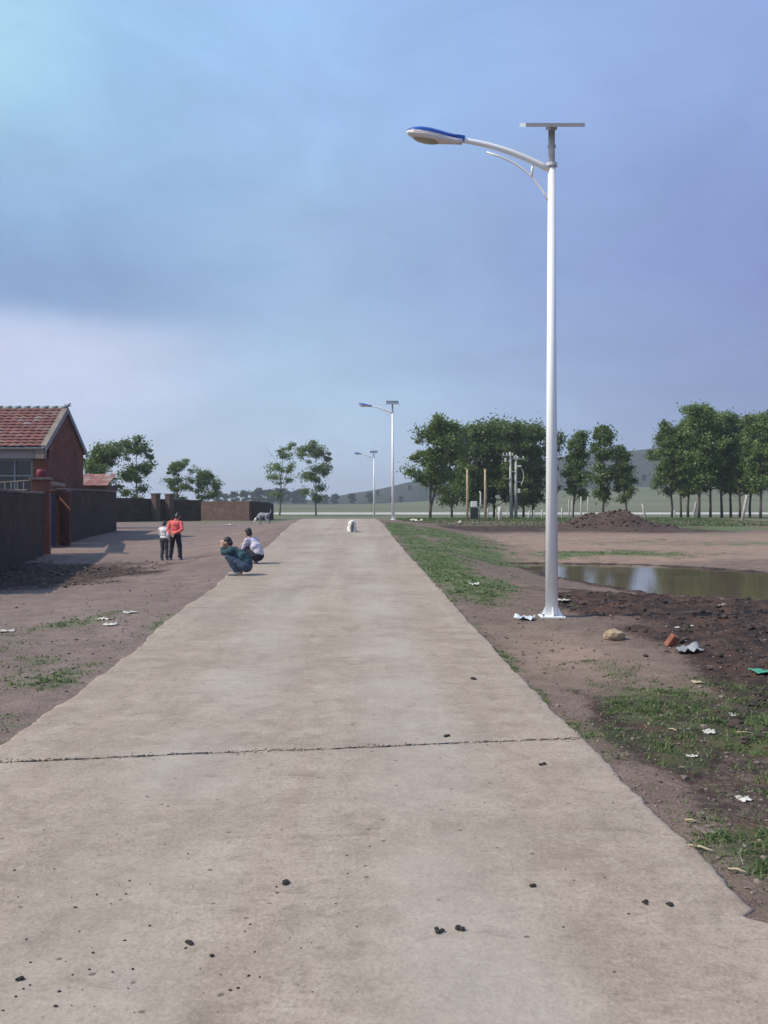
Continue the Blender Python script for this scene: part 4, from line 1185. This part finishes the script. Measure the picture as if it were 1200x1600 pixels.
# ---------------------------------------------------------------- grass
def grass(name, label, xr, yr, count, hgt, wid, seed, mat, weight=None, curl=.5):
    rr = np.random.default_rng(seed)
    n = count * 10
    y = yr[0] * (yr[1] / yr[0]) ** rr.random(n); x = xr[0] + (xr[1] - xr[0]) * rr.random(n)
    g, d, p = masks(x, y)
    wt = g ** 1.6 * np.clip(fbm(x * 11, y * 11, 55, 3) * 5 - 2.3, .06, 1) if weight is None else weight(x, y, g, d, p)
    ok = (rr.random(n) < wt) & ((x > redge(y) + .03) | (x < ledge(y) - .03)) & ~((y < 3.95) & (x < 2))
    if np.any(y > 12):
        ok &= sdf_poly(x, y, POND) > .1
    x, y = x[ok][:count], y[ok][:count]; m = len(x)
    z = ground_h(x, y)
    a = rr.random(m) * 6.283; lean = (.5 + 1.8 * curl * rr.random(m)); h = hgt * (.45 + .9 * rr.random(m) ** 1.5) * (.6 + .6 * g[ok][:count])
    w_ = wid * (.6 + .8 * rr.random(m))
    dx = np.cos(a); dy = np.sin(a)
    b = np.stack([x, y, z - .005], -1)
    tip = b + np.stack([dx * lean * h, dy * lean * h, h], -1)
    md = b + np.stack([dx * lean * h * .3, dy * lean * h * .3, h * .6], -1)
    sx = np.stack([-dy * w_, dx * w_, 0 * w_], -1)
    V = np.stack([b - sx * .6, b + sx * .6, md + sx, tip, md - sx], 1).reshape(-1, 3)
    k = np.arange(m)[:, None] * 5
    Fq = np.concatenate([k + np.array([[0, 1, 2, 4]])], 0); Ft = k + np.array([[4, 2, 3, 3]])
    me_faces = [tuple(f) for f in Fq] + [tuple(f[:3]) for f in Ft]
    o = mesh_np(name, V, me_faces, mat)
    tag(o, label, None, None, 'stuff')
    return o
grass('grass', 'short weedy grass growing in patches right of the road near the viewer', (1.2, 5.5), (3.8, 13), 36000, .022, .0042, 1, M['grass'])
grass('grass', 'green grass along the right road edge towards the crest', (-.5, 12), (13, 52), 42000, .032, .008, 2, M['grass'])
grass('grass', 'thin strips of grass on the bare soil left of the road', (-7, -2), (5.5, 17), 14000, .03, .006, 3, M['grass'])
grass('grass', 'rough grass in front of the groves on the right', (1, 26), (52, 84), 16000, .10, .03, 4, M['grass'], lambda x, y, g, d, p: .25 + .5 * g)
grass('grass', 'taller thin blades standing among the weeds right of the road', (1.2, 5.5), (3.8, 13), 6000, .055, .0024, 11, M['grass'], None, .8)
grass('dry_straw', 'dry straw bits scattered on the soil and weeds at the right', (1.4, 6), (3.9, 13), 2600, .02, .0028, 5, M['straw'], lambda x, y, g, d, p: .12 + .2 * d + .3 * g, 3.5)

# ---------------------------------------------------------------- litter and stones
def sheet(name, px, py, wpx, hpx, mat, label, cat, group=None, seed=0, rot=None, crumple=.25, d=None):
    """a crumpled piece of paper or plastic lying on the ground"""
    p = hit(px, py); k = p.y / F
    rr = random.Random(seed + int(px)); w_ = wpx * k
    l_ = min(max(hpx * k * 2.6, w_ * .35), w_ * 1.1)
    r = rot if rot is not None else rr.uniform(-.5, .5)
    n = 9; V = []; sx_ = rr.uniform(0, 50)
    for j in range(n):
        for i in range(n):
            u, v = i / (n - 1) - .5, j / (n - 1) - .5
            e = 1 + rr.uniform(-.10, .10) + .5 * (float(fbm(np.array([u * 2 + sx_]), np.array([v * 2]), 7, 2)[0]) - .5)
            V.append((u * w_ * e, v * l_ * e, abs(float(fbm(np.array([u * 4 + sx_]), np.array([v * 4 + 3]), 8, 3)[0]) - .45) * crumple * w_ * 1.9 + .004))
    o = mesh_np(name, V, grid_faces(n, n), mat)
    mo = o.modifiers.new('thick', 'SOLIDIFY'); mo.thickness = .003
    o.location = p; o.rotation_euler = (0, 0, r)
    tag(o, label, cat, group)
    return o
GLIT = 'scraps of white litter'
sheet('plastic_bag', 820, 968, 28, 12, M['plastic'], 'crumpled clear white plastic bag at the left foot of the nearest lamp', 'plastic bag', crumple=.45)
sheet('paper_scrap', 882, 940, 16, 5, M['litter'], 'white scrap lying just right of the nearest lamp pole', 'litter', GLIT)
sheet('paper_scrap', 1161, 1251, 20, 12, M['litter'], 'folded white paper scrap on the weeds near the right edge', 'litter', GLIT, crumple=.3)
sheet('paper_scrap', 1108, 1146, 19, 11, M['litter'], 'white scrap on the weeds below the dark reddish soil', 'litter', GLIT, crumple=.3)
sheet('paper_scrap', 1148, 1119, 14, 8, M['litter'], 'small white scrap at the edge of the reddish soil', 'litter', GLIT)
sheet('paper_scrap', 1082, 1183, 18, 4, M['litter'], 'thin pale strip of paper among the weeds', 'litter', GLIT)
sheet('paper_scrap', 1105, 1300, 26, 10, M['clodpale'], 'flat pale grey scrap lying near the slab edge', 'litter', GLIT)
sheet('paper_scrap', 1090, 1068, 16, 6, M['yellow'], 'yellowish torn scrap left of the green plastic', 'litter', GLIT)
sheet('paper_scrap', 164, 969, 20, 6, M['litter'], 'upper white scrap of the pair in the left grass strip', 'litter', GLIT)
sheet('paper_scrap', 172, 977, 20, 7, M['litter'], 'lower white scrap of the pair in the left grass strip', 'litter', GLIT)
sheet('paper_scrap', 204, 959, 22, 5, M['litter'], 'white scrap right of the pair in the left grass strip', 'litter', GLIT, rot=.5)
sheet('paper_scrap', 10, 988, 26, 5, M['litter'], 'long white scrap at the left frame edge', 'litter', GLIT, rot=.2)
sheet('paper_scrap', 358, 821, 12, 3, M['litter'], 'tiny white scrap on the bare yard before the brown wall', 'litter', GLIT)
sheet('paper_scrap', 741, 915, 14, 6, M['litter'], 'pale scrap on the soil between the road and the pool', 'litter', GLIT, crumple=.5)
sheet('paper_scrap', 711, 926, 9, 4, M['clodpale'], 'small pale stone-like scrap in the grass by the slab edge', 'litter', GLIT, crumple=.5)
sheet('paper_scrap', 650, 815, 18, 4, M['litter'], 'pale rag on the crest right of the middle lamp', 'litter', GLIT, crumple=.4)
sheet('paper_scrap', 1058, 981, 8, 5, M['litter'], 'small white scrap above the orange brick', 'litter', GLIT)
sheet('paper_scrap', 1080, 980, 7, 4, M['litter'], 'small white scrap up right of the orange brick', 'litter', GLIT)
sheet('paper_scrap', 1128, 949, 14, 5, M['clodpale'], 'pinkish pale scrap on the dark bank', 'litter', GLIT, crumple=.4)
sheet('cement_bag', 1076, 1018, 36, 16, M['greybag'], 'crumpled grey cement bag on the rubble next to the orange brick', 'bag', crumple=.4)
sheet('green_plastic', 1192, 1052, 30, 22, M['green'], 'torn green plastic sheet at the right frame edge', 'plastic sheet', crumple=.2)
for px, py, ln_, an, lab in ((1051, 1143, 14, -.9, 'short orange stick in the weeds left of the white scraps'), (1163, 1148, 26, -.15, 'thin pale stick right of the white scraps'),
                             (1152, 1366, 26, -.5, 'pale stick by the grass tuft at the slab corner'), (1095, 1330, 34, -.6, 'dry straw stick beside the slab edge'), (1080, 1288, 18, -.4, 'short dry stick on the soil near the slab edge')):
    p = hit(px, py); k = p.y / F * ln_ / 2
    r = tag(MB().tube([(-k * math.cos(an), -k * math.sin(an) * 1.5, .012), (0, 0, .02), (k * math.cos(an), k * math.sin(an) * 1.5, .014)], [.004, .0055, .004], 6).build('stick', M['yellow'], None, True), lab, 'stick', 'dry sticks')
    r.location = p
p = hit(960, 1000); rk_ = MB(); rk_.lump((0, 0, 0), .135, 77, .62, 2, .14); o = rk_.build('rock', M['rock']); o.location = p + Vector((0, 0, .05)); o.scale = (.95, .75, .95); tag(o, 'tan rock the size of a fist pair on the soil below the nearest lamp', 'rock')
p = hit(1050, 1010); q = MB(); q.box((0, 0, 0), (.10, .08, .16)); o = q.build('broken_brick', M['orange'], bevel=.012); o.location = p + Vector((0, 0, .06)); o.rotation_euler = (.5, .35, .4); tag(o, 'broken orange brick standing tilted in the rubble', 'brick')
p = hit(719, 819); q = MB(); q.lump((0, 0, 0), .115, 5, 1, 3, .0); o = q.build('white_ball', M['litter'], None, True); o.location = p + Vector((0, 0, .1)); tag(o, 'round white ball lying on the dark soil before the wooden poles', 'ball')
GD = 'larger dung lumps on the road'
for px, py, s, lab in ((450, 1382, .02, 'round black dung lump on the slab left of centre'), (685, 1456, .022, 'left of two black dung lumps low on the slab'), (719, 1453, .02, 'right of two black dung lumps low on the slab'),
                       (832, 1386, .018, 'flat dark dung lump right of centre on the near slab'), (1009, 1413, .02, 'dark dung crumb left of another near the right slab corner'), (1044, 1416, .018, 'dark dung crumb nearest the right slab corner'),
                       (698, 1152, .022, 'dark dung lump just above the ragged joint'), (740, 1061, .03, 'flat brown dung patch above the joint to the right'), (295, 1476, .016, 'dark flat crumb on the lower left of the slab'), (32, 1531, .016, 'dark flat crumb at the lower left frame edge'),
                       (328, 1495, .012, 'black dung pellet alone at the lower left of the slab'), (848, 1195, .022, 'brown dung smear just below the joint on the right')):
    p = hit(px, py); q = MB()
    for k in range(3):
        a = random.Random(int(px) + k)
        q.lump((a.uniform(-1, 1) * s * .7, a.uniform(-1, 1) * s * .7, s * .3), s * a.uniform(.35, .68), int(px) + k, .5, 2, .22)
    o = q.build('dung_lump', M['dung']); o.location = p; tag(o, lab, 'dung', GD)
def specks():
    rr = np.random.default_rng(6); m = MB()
    for k in range(170):
        if k < 95:
            px, py = rr.uniform(0, 560), rr.uniform(1290, 1600)
        else:
            px, py = rr.uniform(60, 1100), 830 + 770 * rr.random() ** .7
        d = EYE / (py - HY) * F; x = (px - CX) / F * d
        if not (ledge(d) + .1 < x < redge(d) - .1):
            continue
        s = .0018 + .0045 * rr.random() ** 4 + .0002 * d
        m.lump((x, d, float(road_h(x, d)) + s * .1), s, k, .45, 1, .5)
    tag(m.build('dirt_specks', M['dung']), 'tiny dark specks of dung and dirt strewn over the slabs', None, None, 'stuff')
specks()
def joint_crumbs():
    rr = np.random.default_rng(16); m = MB()
    for k in range(260):
        t_ = rr.random(); y = 6.03 + .64 * t_ + rr.normal() * .03; x = ledge(y) + 4 * t_
        s = rr.uniform(.004, .013)
        m.lump((x, y, float(road_h(x, y)) + s * .1), s, k, .5, 1, .35)
    tag(m.build('joint_crumbs', M['concrete']), 'concrete crumbs along the ragged joint between the slabs', None, None, 'stuff')
joint_crumbs()

# ---------------------------------------------------------------- people and animals
dg_tmp = []
def blob(name, segs, mat, parent, voxel=.011, smooth=6, disp=None):
    """one continuous surface from tapered limbs and ellipsoids"""
    m = MB()
    for s in segs:
        if s[0] == 'e':
            _, c, r = s[:3]
            bm = bmesh.new(); bmesh.ops.create_icosphere(bm, subdivisions=3, radius=1)
            rot = s[3] if len(s) > 3 else Matrix.Identity(3)
            m.add([rot @ Vector((v.co.x * r[0], v.co.y * r[1], v.co.z * r[2])) + Vector(c) for v in bm.verts], [tuple(v.index for v in f.verts) for f in bm.faces]); bm.free()
        else:
            p0, r0, p1, r1 = s
            m.tube([p0, p1], [r0, r1], 12)
            for p, r in ((p0, r0), (p1, r1)):
                bm = bmesh.new(); bmesh.ops.create_icosphere(bm, subdivisions=2, radius=r)
                m.add([v.co + Vector(p) for v in bm.verts], [tuple(v.index for v in f.verts) for f in bm.faces]); bm.free()
    o = m.build(name, mat, parent)
    a = o.modifiers.new('remesh', 'REMESH'); a.mode = 'VOXEL'; a.voxel_size = voxel
    b = o.modifiers.new('smooth', 'SMOOTH'); b.iterations = smooth; b.factor = .5
    dg = bpy.context.evaluated_depsgraph_get()
    me = bpy.data.meshes.new_from_object(o.evaluated_get(dg))
    old = o.data; o.modifiers.clear(); o.data = me; bpy.data.meshes.remove(old)
    me.polygons.foreach_set('use_smooth', np.ones(len(me.polygons), bool))
    if disp:
        co = np.empty(len(me.vertices) * 3, np.float32); me.vertices.foreach_get('co', co); co = co.reshape(-1, 3)
        no = np.empty(len(me.vertices) * 3, np.float32); me.vertices.foreach_get('normal', no); no = no.reshape(-1, 3)
        k = disp[0] * (fbm(co[:, 0] * disp[1] + co[:, 1] * disp[1] * .7, co[:, 2] * disp[1] + co[:, 1] * disp[1] * .5, 5, 3) - .5) * 2
        me.vertices.foreach_set('co', (co + no * k[:, None]).ravel().astype(np.float32)); me.update()
    return o

def V3(*a): return Vector(a)
def hand(wr, d, side, curl=.5, s=1.0):
    """palm, four unequal bent fingers and a thumb from the side of the palm"""
    d = Vector(d).normalized(); side = (Vector(side) - Vector(side).dot(d) * d).normalized(); nrm = d.cross(side)
    wr = Vector(wr); out = []
    kn = wr + d * .085 * s
    for k, off in enumerate((-.032, -.011, .011, .032)):
        out.append((wr + side * off * .6 * s, .016 * s, kn + side * off * s, .013 * s))
        L = (.062, .075, .078, .066)[k] * s
        m1 = kn + side * off * 1.1 * s + (d * math.cos(curl * .6) + nrm * math.sin(curl * .6)) * L * .5
        m2 = m1 + (d * math.cos(curl * 1.5) + nrm * math.sin(curl * 1.5)) * L * .5
        out += [(kn + side * off * s, .0105 * s, m1, .0095 * s), (m1, .0095 * s, m2, .008 * s)]
    th = wr + d * .025 * s + side * .03 * s
    t1 = th + (d * .6 + side * .8).normalized() * .035 * s; t2 = t1 + (d * .9 + side * .3 + nrm * .3).normalized() * .03 * s
    out += [(th, .014 * s, t1, .011 * s), (t1, .011 * s, t2, .009 * s)]
    return out

def head_segs(c, f, u, s=1.0):
    """skull, jaw, nose, ears for a head at c looking along f"""
    f = Vector(f).normalized(); u = (Vector(u) - Vector(u).dot(f) * f).normalized(); r = f.cross(u)
    rot = Matrix((r, f, u)).transposed(); c = Vector(c)
    P = lambda x, y, z: c + r * x * s + f * y * s + u * z * s
    segs = [('e', c + u * .02 * s, (.074 * s, .094 * s, .09 * s), rot), ('e', P(0, .022, -.05), (.056 * s, .068 * s, .062 * s), rot),
            (P(0, .088, .0), .010 * s, P(0, .104, -.028), .015 * s), ('e', P(0, .062, -.088), (.03 * s, .026 * s, .022 * s), rot)]
    for q in (-1, 1):
        segs.append(('e', P(.076 * q, -.005, -.01), (.012 * s, .024 * s, .032 * s), rot))
    return segs, P, rot
def face(P, rot, parent, s=1.0):
    for q in (-1, 1):
        m = MB(); m.lump((0, 0, 0), .011 * s, 1, 1, 2, 0); o = m.build('eye', M['eye'], parent, True); o.location = P(.031 * q, .083, .006)
    m = MB(); m.tube([P(-.022, .083, -.057), P(0, .09, -.055), P(.022, .083, -.057)], [.004 * s, .007 * s, .004 * s], 6); m.build('mouth', M['lip'], parent, True)
def hair(segs_fn, parent, disp=(.004, 40)):
    blob('hair', segs_fn, M['hair'], parent, .009, 3, disp)

def standing(loc, rz, H, label, topm, legm, hands, gap=.11, hairlong=.0, lean=.03, shoe=M['shoe'], headbow=.05, headside=.04):
    s = H / 1.6
    r = empty('person', loc, rz, label, 'person', None, None, s)
    hc = V3(headside, .05 + lean, 1.475)
    fdir = V3(headside * 3, 1, -.35 - headbow)
    hs, P, rot = head_segs(hc, fdir, (0, .3, 1))
    legs = []
    body = list(hs)
    body.append((V3(0, lean, 1.30), .05, hc + V3(0, -.03, -.06), .048))
    torso = [('e', V3(0, 0, .90), (.155, .115, .13)), ('e', V3(0, lean * .5, 1.06), (.135, .10, .16)), ('e', V3(0, lean, 1.20), (.165, .115, .15)), (V3(-.15, lean, 1.27), .06, V3(.15, lean, 1.27), .06)]
    body += torso
    for q in (-1, 1):
        hip = V3(q * .085, 0, .84); kn = V3(q * (.085 + gap) * .82, .03, .46); an = V3(q * (.085 + gap), -.01, .08)
        body += [(hip, .088, kn, .056), (kn, .056, an, .038), (an, .036, an + V3(q * .02, .14, -.045), .03)]
        legs += [(hip + V3(0, -.01, .02), .108, kn, .078), (kn, .078, an + V3(0, 0, .02), .066)]
    sleeves = []
    for q, (el, wr, hd, sd_) in zip((-1, 1), hands):
        sh_ = V3(q * .185, lean, 1.265)
        el, wr = Vector(el), Vector(wr)
        body += [(sh_, .055, el, .04), (el, .04, wr, .027)] + hand(wr, hd, sd_, .6)
        sleeves += [(sh_, .072, el, .058), (el, .058, el.lerp(wr, .82), .044)]
    blob('body', body, M['skin'], r, .0085, 3)
    blob('jacket', [('e', V3(0, 0, .93), (.175, .135, .10)), ('e', V3(0, lean * .5, 1.06), (.165, .128, .17)), ('e', V3(0, lean, 1.19), (.19, .135, .15)), (V3(-.165, lean, 1.265), .075, V3(.165, lean, 1.265), .075), (V3(0, lean, 1.3), .07, V3(0, lean + .01, 1.36), .062)] + sleeves, topm, r, .011, 4, (.017, 15))
    blob('trousers', [('e', V3(0, -.01, .86), (.168, .132, .12))] + legs, legm, r, .011, 4, (.015, 13))
    for q in (-1, 1):
        an = V3(q * (.085 + gap), -.01, .08)
        blob('shoe', [(an + V3(0, -.02, -.035), .044, an + V3(q * .025, .15, -.045), .036), (an + V3(0, -.03, -.01), .045, an + V3(0, 0, .0), .042)], shoe, r, .01, 3)
    hsg = [('e', P(0, -.022, .035), (.084, .096, .088), rot)]
    hsg += [('e', P(0, -.052, -.035), (.074, .058, .085), rot)]
    if hairlong:
        hsg += [('e', P(0, -.07, -.03), (.07, .05, .09), rot)]
    hair(hsg, r); face(P, rot, r)
    return r

pa = hit(274, 876)
standing((pa.x, pa.y, surf(pa.x, pa.y)), R_(-10), 75 / F * pa.y * 1.0, 'person in coral red jacket and navy trousers standing with hands clasped behind',
         M['coral'], M['navy'], [((-.245, -.07, 1.04), (-.10, -.165, .875), (.8, -.1, -.45), (0, 0, 1)), ((.275, -.085, 1.04), (.035, -.185, .90), (-.9, -.05, -.35), (0, 0, 1))], gap=.085, lean=.04, headbow=.5, headside=.05)
pc = hit(256, 876)
standing((pc.x, pc.y + .05, surf(pc.x, pc.y)), R_(-20), 1.07 * 58 / F * pc.y, 'small child in a white top and grey trousers walking beside the person in coral',
         M['whitecloth'], M['darkgrey'], [((-.23, .05, 1.05), (-.19, .16, .88), (0, .5, -1), (0, 1, 0)), ((.24, -.08, 1.04), (.20, .02, .84), (0, .2, -1), (0, 1, 0))], gap=.03, lean=.0, headbow=.2, headside=-.02)

def squatting(loc, rz, s, label, topm, legm, cover=True, shoe=M['shoe'], turn=0):
    r = empty('person', loc, rz, label, 'person', None, None, s)
    hc = V3(0, .24, .735) if cover else V3(0.0, .14, .80)
    fdir = V3(turn, 1, -.45 if cover else -.12)
    hs, P, rot = head_segs(hc, fdir, (0, .3, 1))
    sh = V3(0, .10, .565) if cover else V3(0, .03, .60)
    pel = V3(0, -.20, .20)
    body = list(hs) + [(sh + V3(0, .03, .03), .05, hc + V3(0, -.035, -.06), .047)]
    mid_ = pel.lerp(sh, .5) + V3(0, -.05, .02)
    body += [('e', pel, (.15, .12, .12)), (pel, .11, mid_, .115), (mid_, .115, sh + V3(0, -.02, -.05), .105), (sh + V3(-.14, 0, 0), .055, sh + V3(.14, 0, 0), .055)]
    tro, slv = [('e', pel, (.175, .145, .13))], [('e', mid_, (.165, .14, .13), Matrix.Rotation(-.6, 3, 'X')), (sh + V3(-.15, 0, -.01), .075, sh + V3(.15, 0, -.01), .075), (pel + V3(0, -.01, .08), .14, mid_, .14), (mid_, .14, sh + V3(0, -.02, -.06), .13)]
    for q in (-1, 1):
        hip = V3(q * .09, -.17, .20); kn = V3(q * .15, .17, .43); an = V3(q * .12, -.0, .085)
        body += [(hip, .088, kn, .056), (kn, .055, an, .038), (an, .035, an + V3(q * .03, .15, -.05), .028)]
        tro += [(hip, .112, kn, .076), (kn, .076, an + V3(0, 0, .03), .062)]
        blob('shoe', [(an + V3(0, -.04, -.04), .044, an + V3(q * .03, .15, -.05), .034), (an + V3(0, -.02, -.01), .045, an, .042)], shoe, r, .01, 3)
        shd = sh + V3(q * .17, 0, 0)
        if cover:
            el = V3(q * .16, .27, .50); wr = V3(q * .085, .335, .655); hd = V3(-q * .12, -.02, 1)
            sdv = V3(0, -1, 0) if q > 0 else V3(0, -1, 0)
        else:
            el = V3(q * .2, .12, .40); wr = V3(q * .10, .30, .46); hd = V3(-q * .6, .7, -.1); sdv = V3(0, 0, 1)
        body += [(shd, .052, el, .04), (el, .04, wr, .027)] + hand(wr, hd, sdv, .7)
        slv += [(shd, .07, el, .056), (el, .056, el.lerp(wr, .7), .042)]
    blob('body', body, M['skin'], r, .0085, 3)
    blob('jacket', slv, topm, r, .011, 4, (.020, 14)); blob('trousers', tro, legm, r, .011, 4, (.014, 14))
    hair([('e', P(0, -.02, .032), (.085, .098, .088), rot), ('e', P(0, -.06, -.03), (.074, .06, .08), rot)], r, (.009, 30)); face(P, rot, r)
    if cover:
        blob('undershirt', [('e', pel + V3(.06, -.045, .125), (.115, .10, .035))], M['pink'], r, .01, 2)
    return r
ps = hit(371, 899)
k1 = 59 / F * ps.y / .845
squatting((ps.x, ps.y, surf(ps.x, ps.y)), R_(80), k1, 'person in teal jacket and jeans squatting at the road edge, hands on face', M['teal'], M['denim'], True)
ps2 = hit(394, 881)
k2 = 54 / F * ps2.y / .885
squatting((ps2.x, ps2.y, surf(ps2.x, ps2.y)), R_(55), k2, 'person in pale lavender shirt squatting behind the one in teal', M['lavender'], M['navy'], False, turn=.3)

def white_dog():
    p = hit(550, 831); s = 18.5 / F * p.y / .42
    r = empty('dog', (p.x, p.y, surf(p.x, p.y)), R_(184), 'fluffy white dog with grey face sitting in the middle of the road', 'dog', None, None, s)
    # faces +y locally
    b = [('e', V3(0, -.08, .17), (.135, .16, .14)), ('e', V3(0, .06, .20), (.125, .12, .15)), ('e', V3(0, .10, .30), (.105, .10, .10))]
    b += [('e', V3(0, .10, .355), (.09, .085, .06)), ('e', V3(0, .19, .285), (.04, .04, .032))]
    for q in (-1, 1):
        b += [('e', V3(q * .105, .09, .27), (.034, .05, .10)), (V3(q * .065, .10, .17), .042, V3(q * .07, .13, .03), .033), (V3(q * .07, .13, .028), .033, V3(q * .07, .17, .022), .028),
              ('e', V3(q * .11, -.10, .11), (.06, .10, .10)), (V3(q * .115, -.08, .06), .04, V3(q * .12, .03, .025), .032)]
    b += [(V3(0, -.2, .12), .05, V3(.05, -.27, .26), .06)]
    blob('body', b, M['furwhite'], r, .009, 3, (.014, 45))
    blob('face_fur', [('e', V3(0, .165, .30), (.066, .045, .068)), ('e', V3(0, .215, .275), (.034, .028, .028))], M['furgrey'], r, .008, 2, (.007, 50))
    blob('chest_fur', [('e', V3(0, .155, .17), (.066, .04, .115)), ('e', V3(0, .15, .07), (.06, .04, .06))], M['furgrey'], r, .009, 2, (.012, 45))
    for q in (-1, 1):
        m = MB(); m.lump((0, 0, 0), .012, 1, 1, 2, 0); o = m.build('eye', M['eye'], r, True); o.location = (q * .03, .208, .322)
    m = MB(); m.lump((0, 0, 0), .015, 1, .8, 2, 0); o = m.build('nose', M['eye'], r, True); o.location = (0, .243, .285)
white_dog()
def lean_dog():
    p = hit(412, 820); s = 22 / F * p.y / .62
    r = empty('dog', (p.x, p.y, surf(p.x, p.y)), R_(60), 'lean grey dog with white head lowered to the ground beside the dark wall end', 'dog', None, None, s)
    b = [('e', V3(0, .13, .42), (.085, .15, .125)), ('e', V3(0, -.06, .44), (.07, .17, .09)), ('e', V3(0, -.22, .43), (.075, .10, .10)),
         (V3(0, .22, .44), .07, V3(0, .40, .28), .05), ]
    for q in (-1, 1):
        b += [(V3(q * .06, .18, .40), .05, V3(q * .06, .17, .22), .028), (V3(q * .06, .17, .22), .028, V3(q * .06, .19, .03), .02), (V3(q * .06, .19, .02), .022, V3(q * .06, .23, .018), .02),
              (V3(q * .055, -.22, .41), .065, V3(q * .065, -.15, .27), .042), (V3(q * .065, -.15, .27), .038, V3(q * .06, -.31, .17), .023), (V3(q * .06, -.31, .17), .022, V3(q * .06, -.28, .025), .018), (V3(q * .06, -.28, .02), .02, V3(q * .06, -.24, .018), .02)]
    b += [(V3(0, -.30, .47), .03, V3(0, -.40, .58), .022), (V3(0, -.40, .58), .022, V3(0, -.36, .68), .014)]
    blob('body', b, M['furmid'], r, .010, 3, (.005, 40))
    hd = [('e', V3(0, .44, .24), (.055, .08, .06), Matrix.Rotation(-.7, 3, 'X')), (V3(0, .47, .21), .042, V3(0, .54, .10), .024)]
    for q in (-1, 1):
        hd += [('e', V3(q * .055, .39, .27), (.016, .03, .045))]
    blob('head', hd, M['furwhite'], r, .009, 3, (.003, 40))
    blob('chest_fur', [('e', V3(0, .22, .36), (.075, .06, .09))], M['furwhite'], r, .01, 2, (.005, 40))
lean_dog()

# ---------------------------------------------------------------- air
def haze():
    V = [(x, y, z) for z in (-40, 75) for x, y in ((-4000, -4000), (4000, -4000), (4000, 4000), (-4000, 4000))]
    V = [(v[0], v[1], -6 if v[2] < 0 else 75) for v in V]
    m = bpy.data.materials.new('air'); m.use_nodes = True; t = NT(m.node_tree); t.n.clear()
    out = t.node('ShaderNodeOutputMaterial'); pv = t.node('ShaderNodeVolumePrincipled')
    pv.inputs['Color'].default_value = (.86, .90, 1, 1); pv.inputs['Density'].default_value = .0005; pv.inputs['Anisotropy'].default_value = .2
    t.l.new(pv.outputs[0], out.inputs['Volume'])
    o = mesh_np('haze', V, [(3, 2, 1, 0), (4, 5, 6, 7), (0, 1, 5, 4), (1, 2, 6, 5), (2, 3, 7, 6), (3, 0, 4, 7)], m)
    tag(o, 'thin blue haze over the plain', kind='stuff')
    scene.cycles.volume_step_rate = 5
haze()
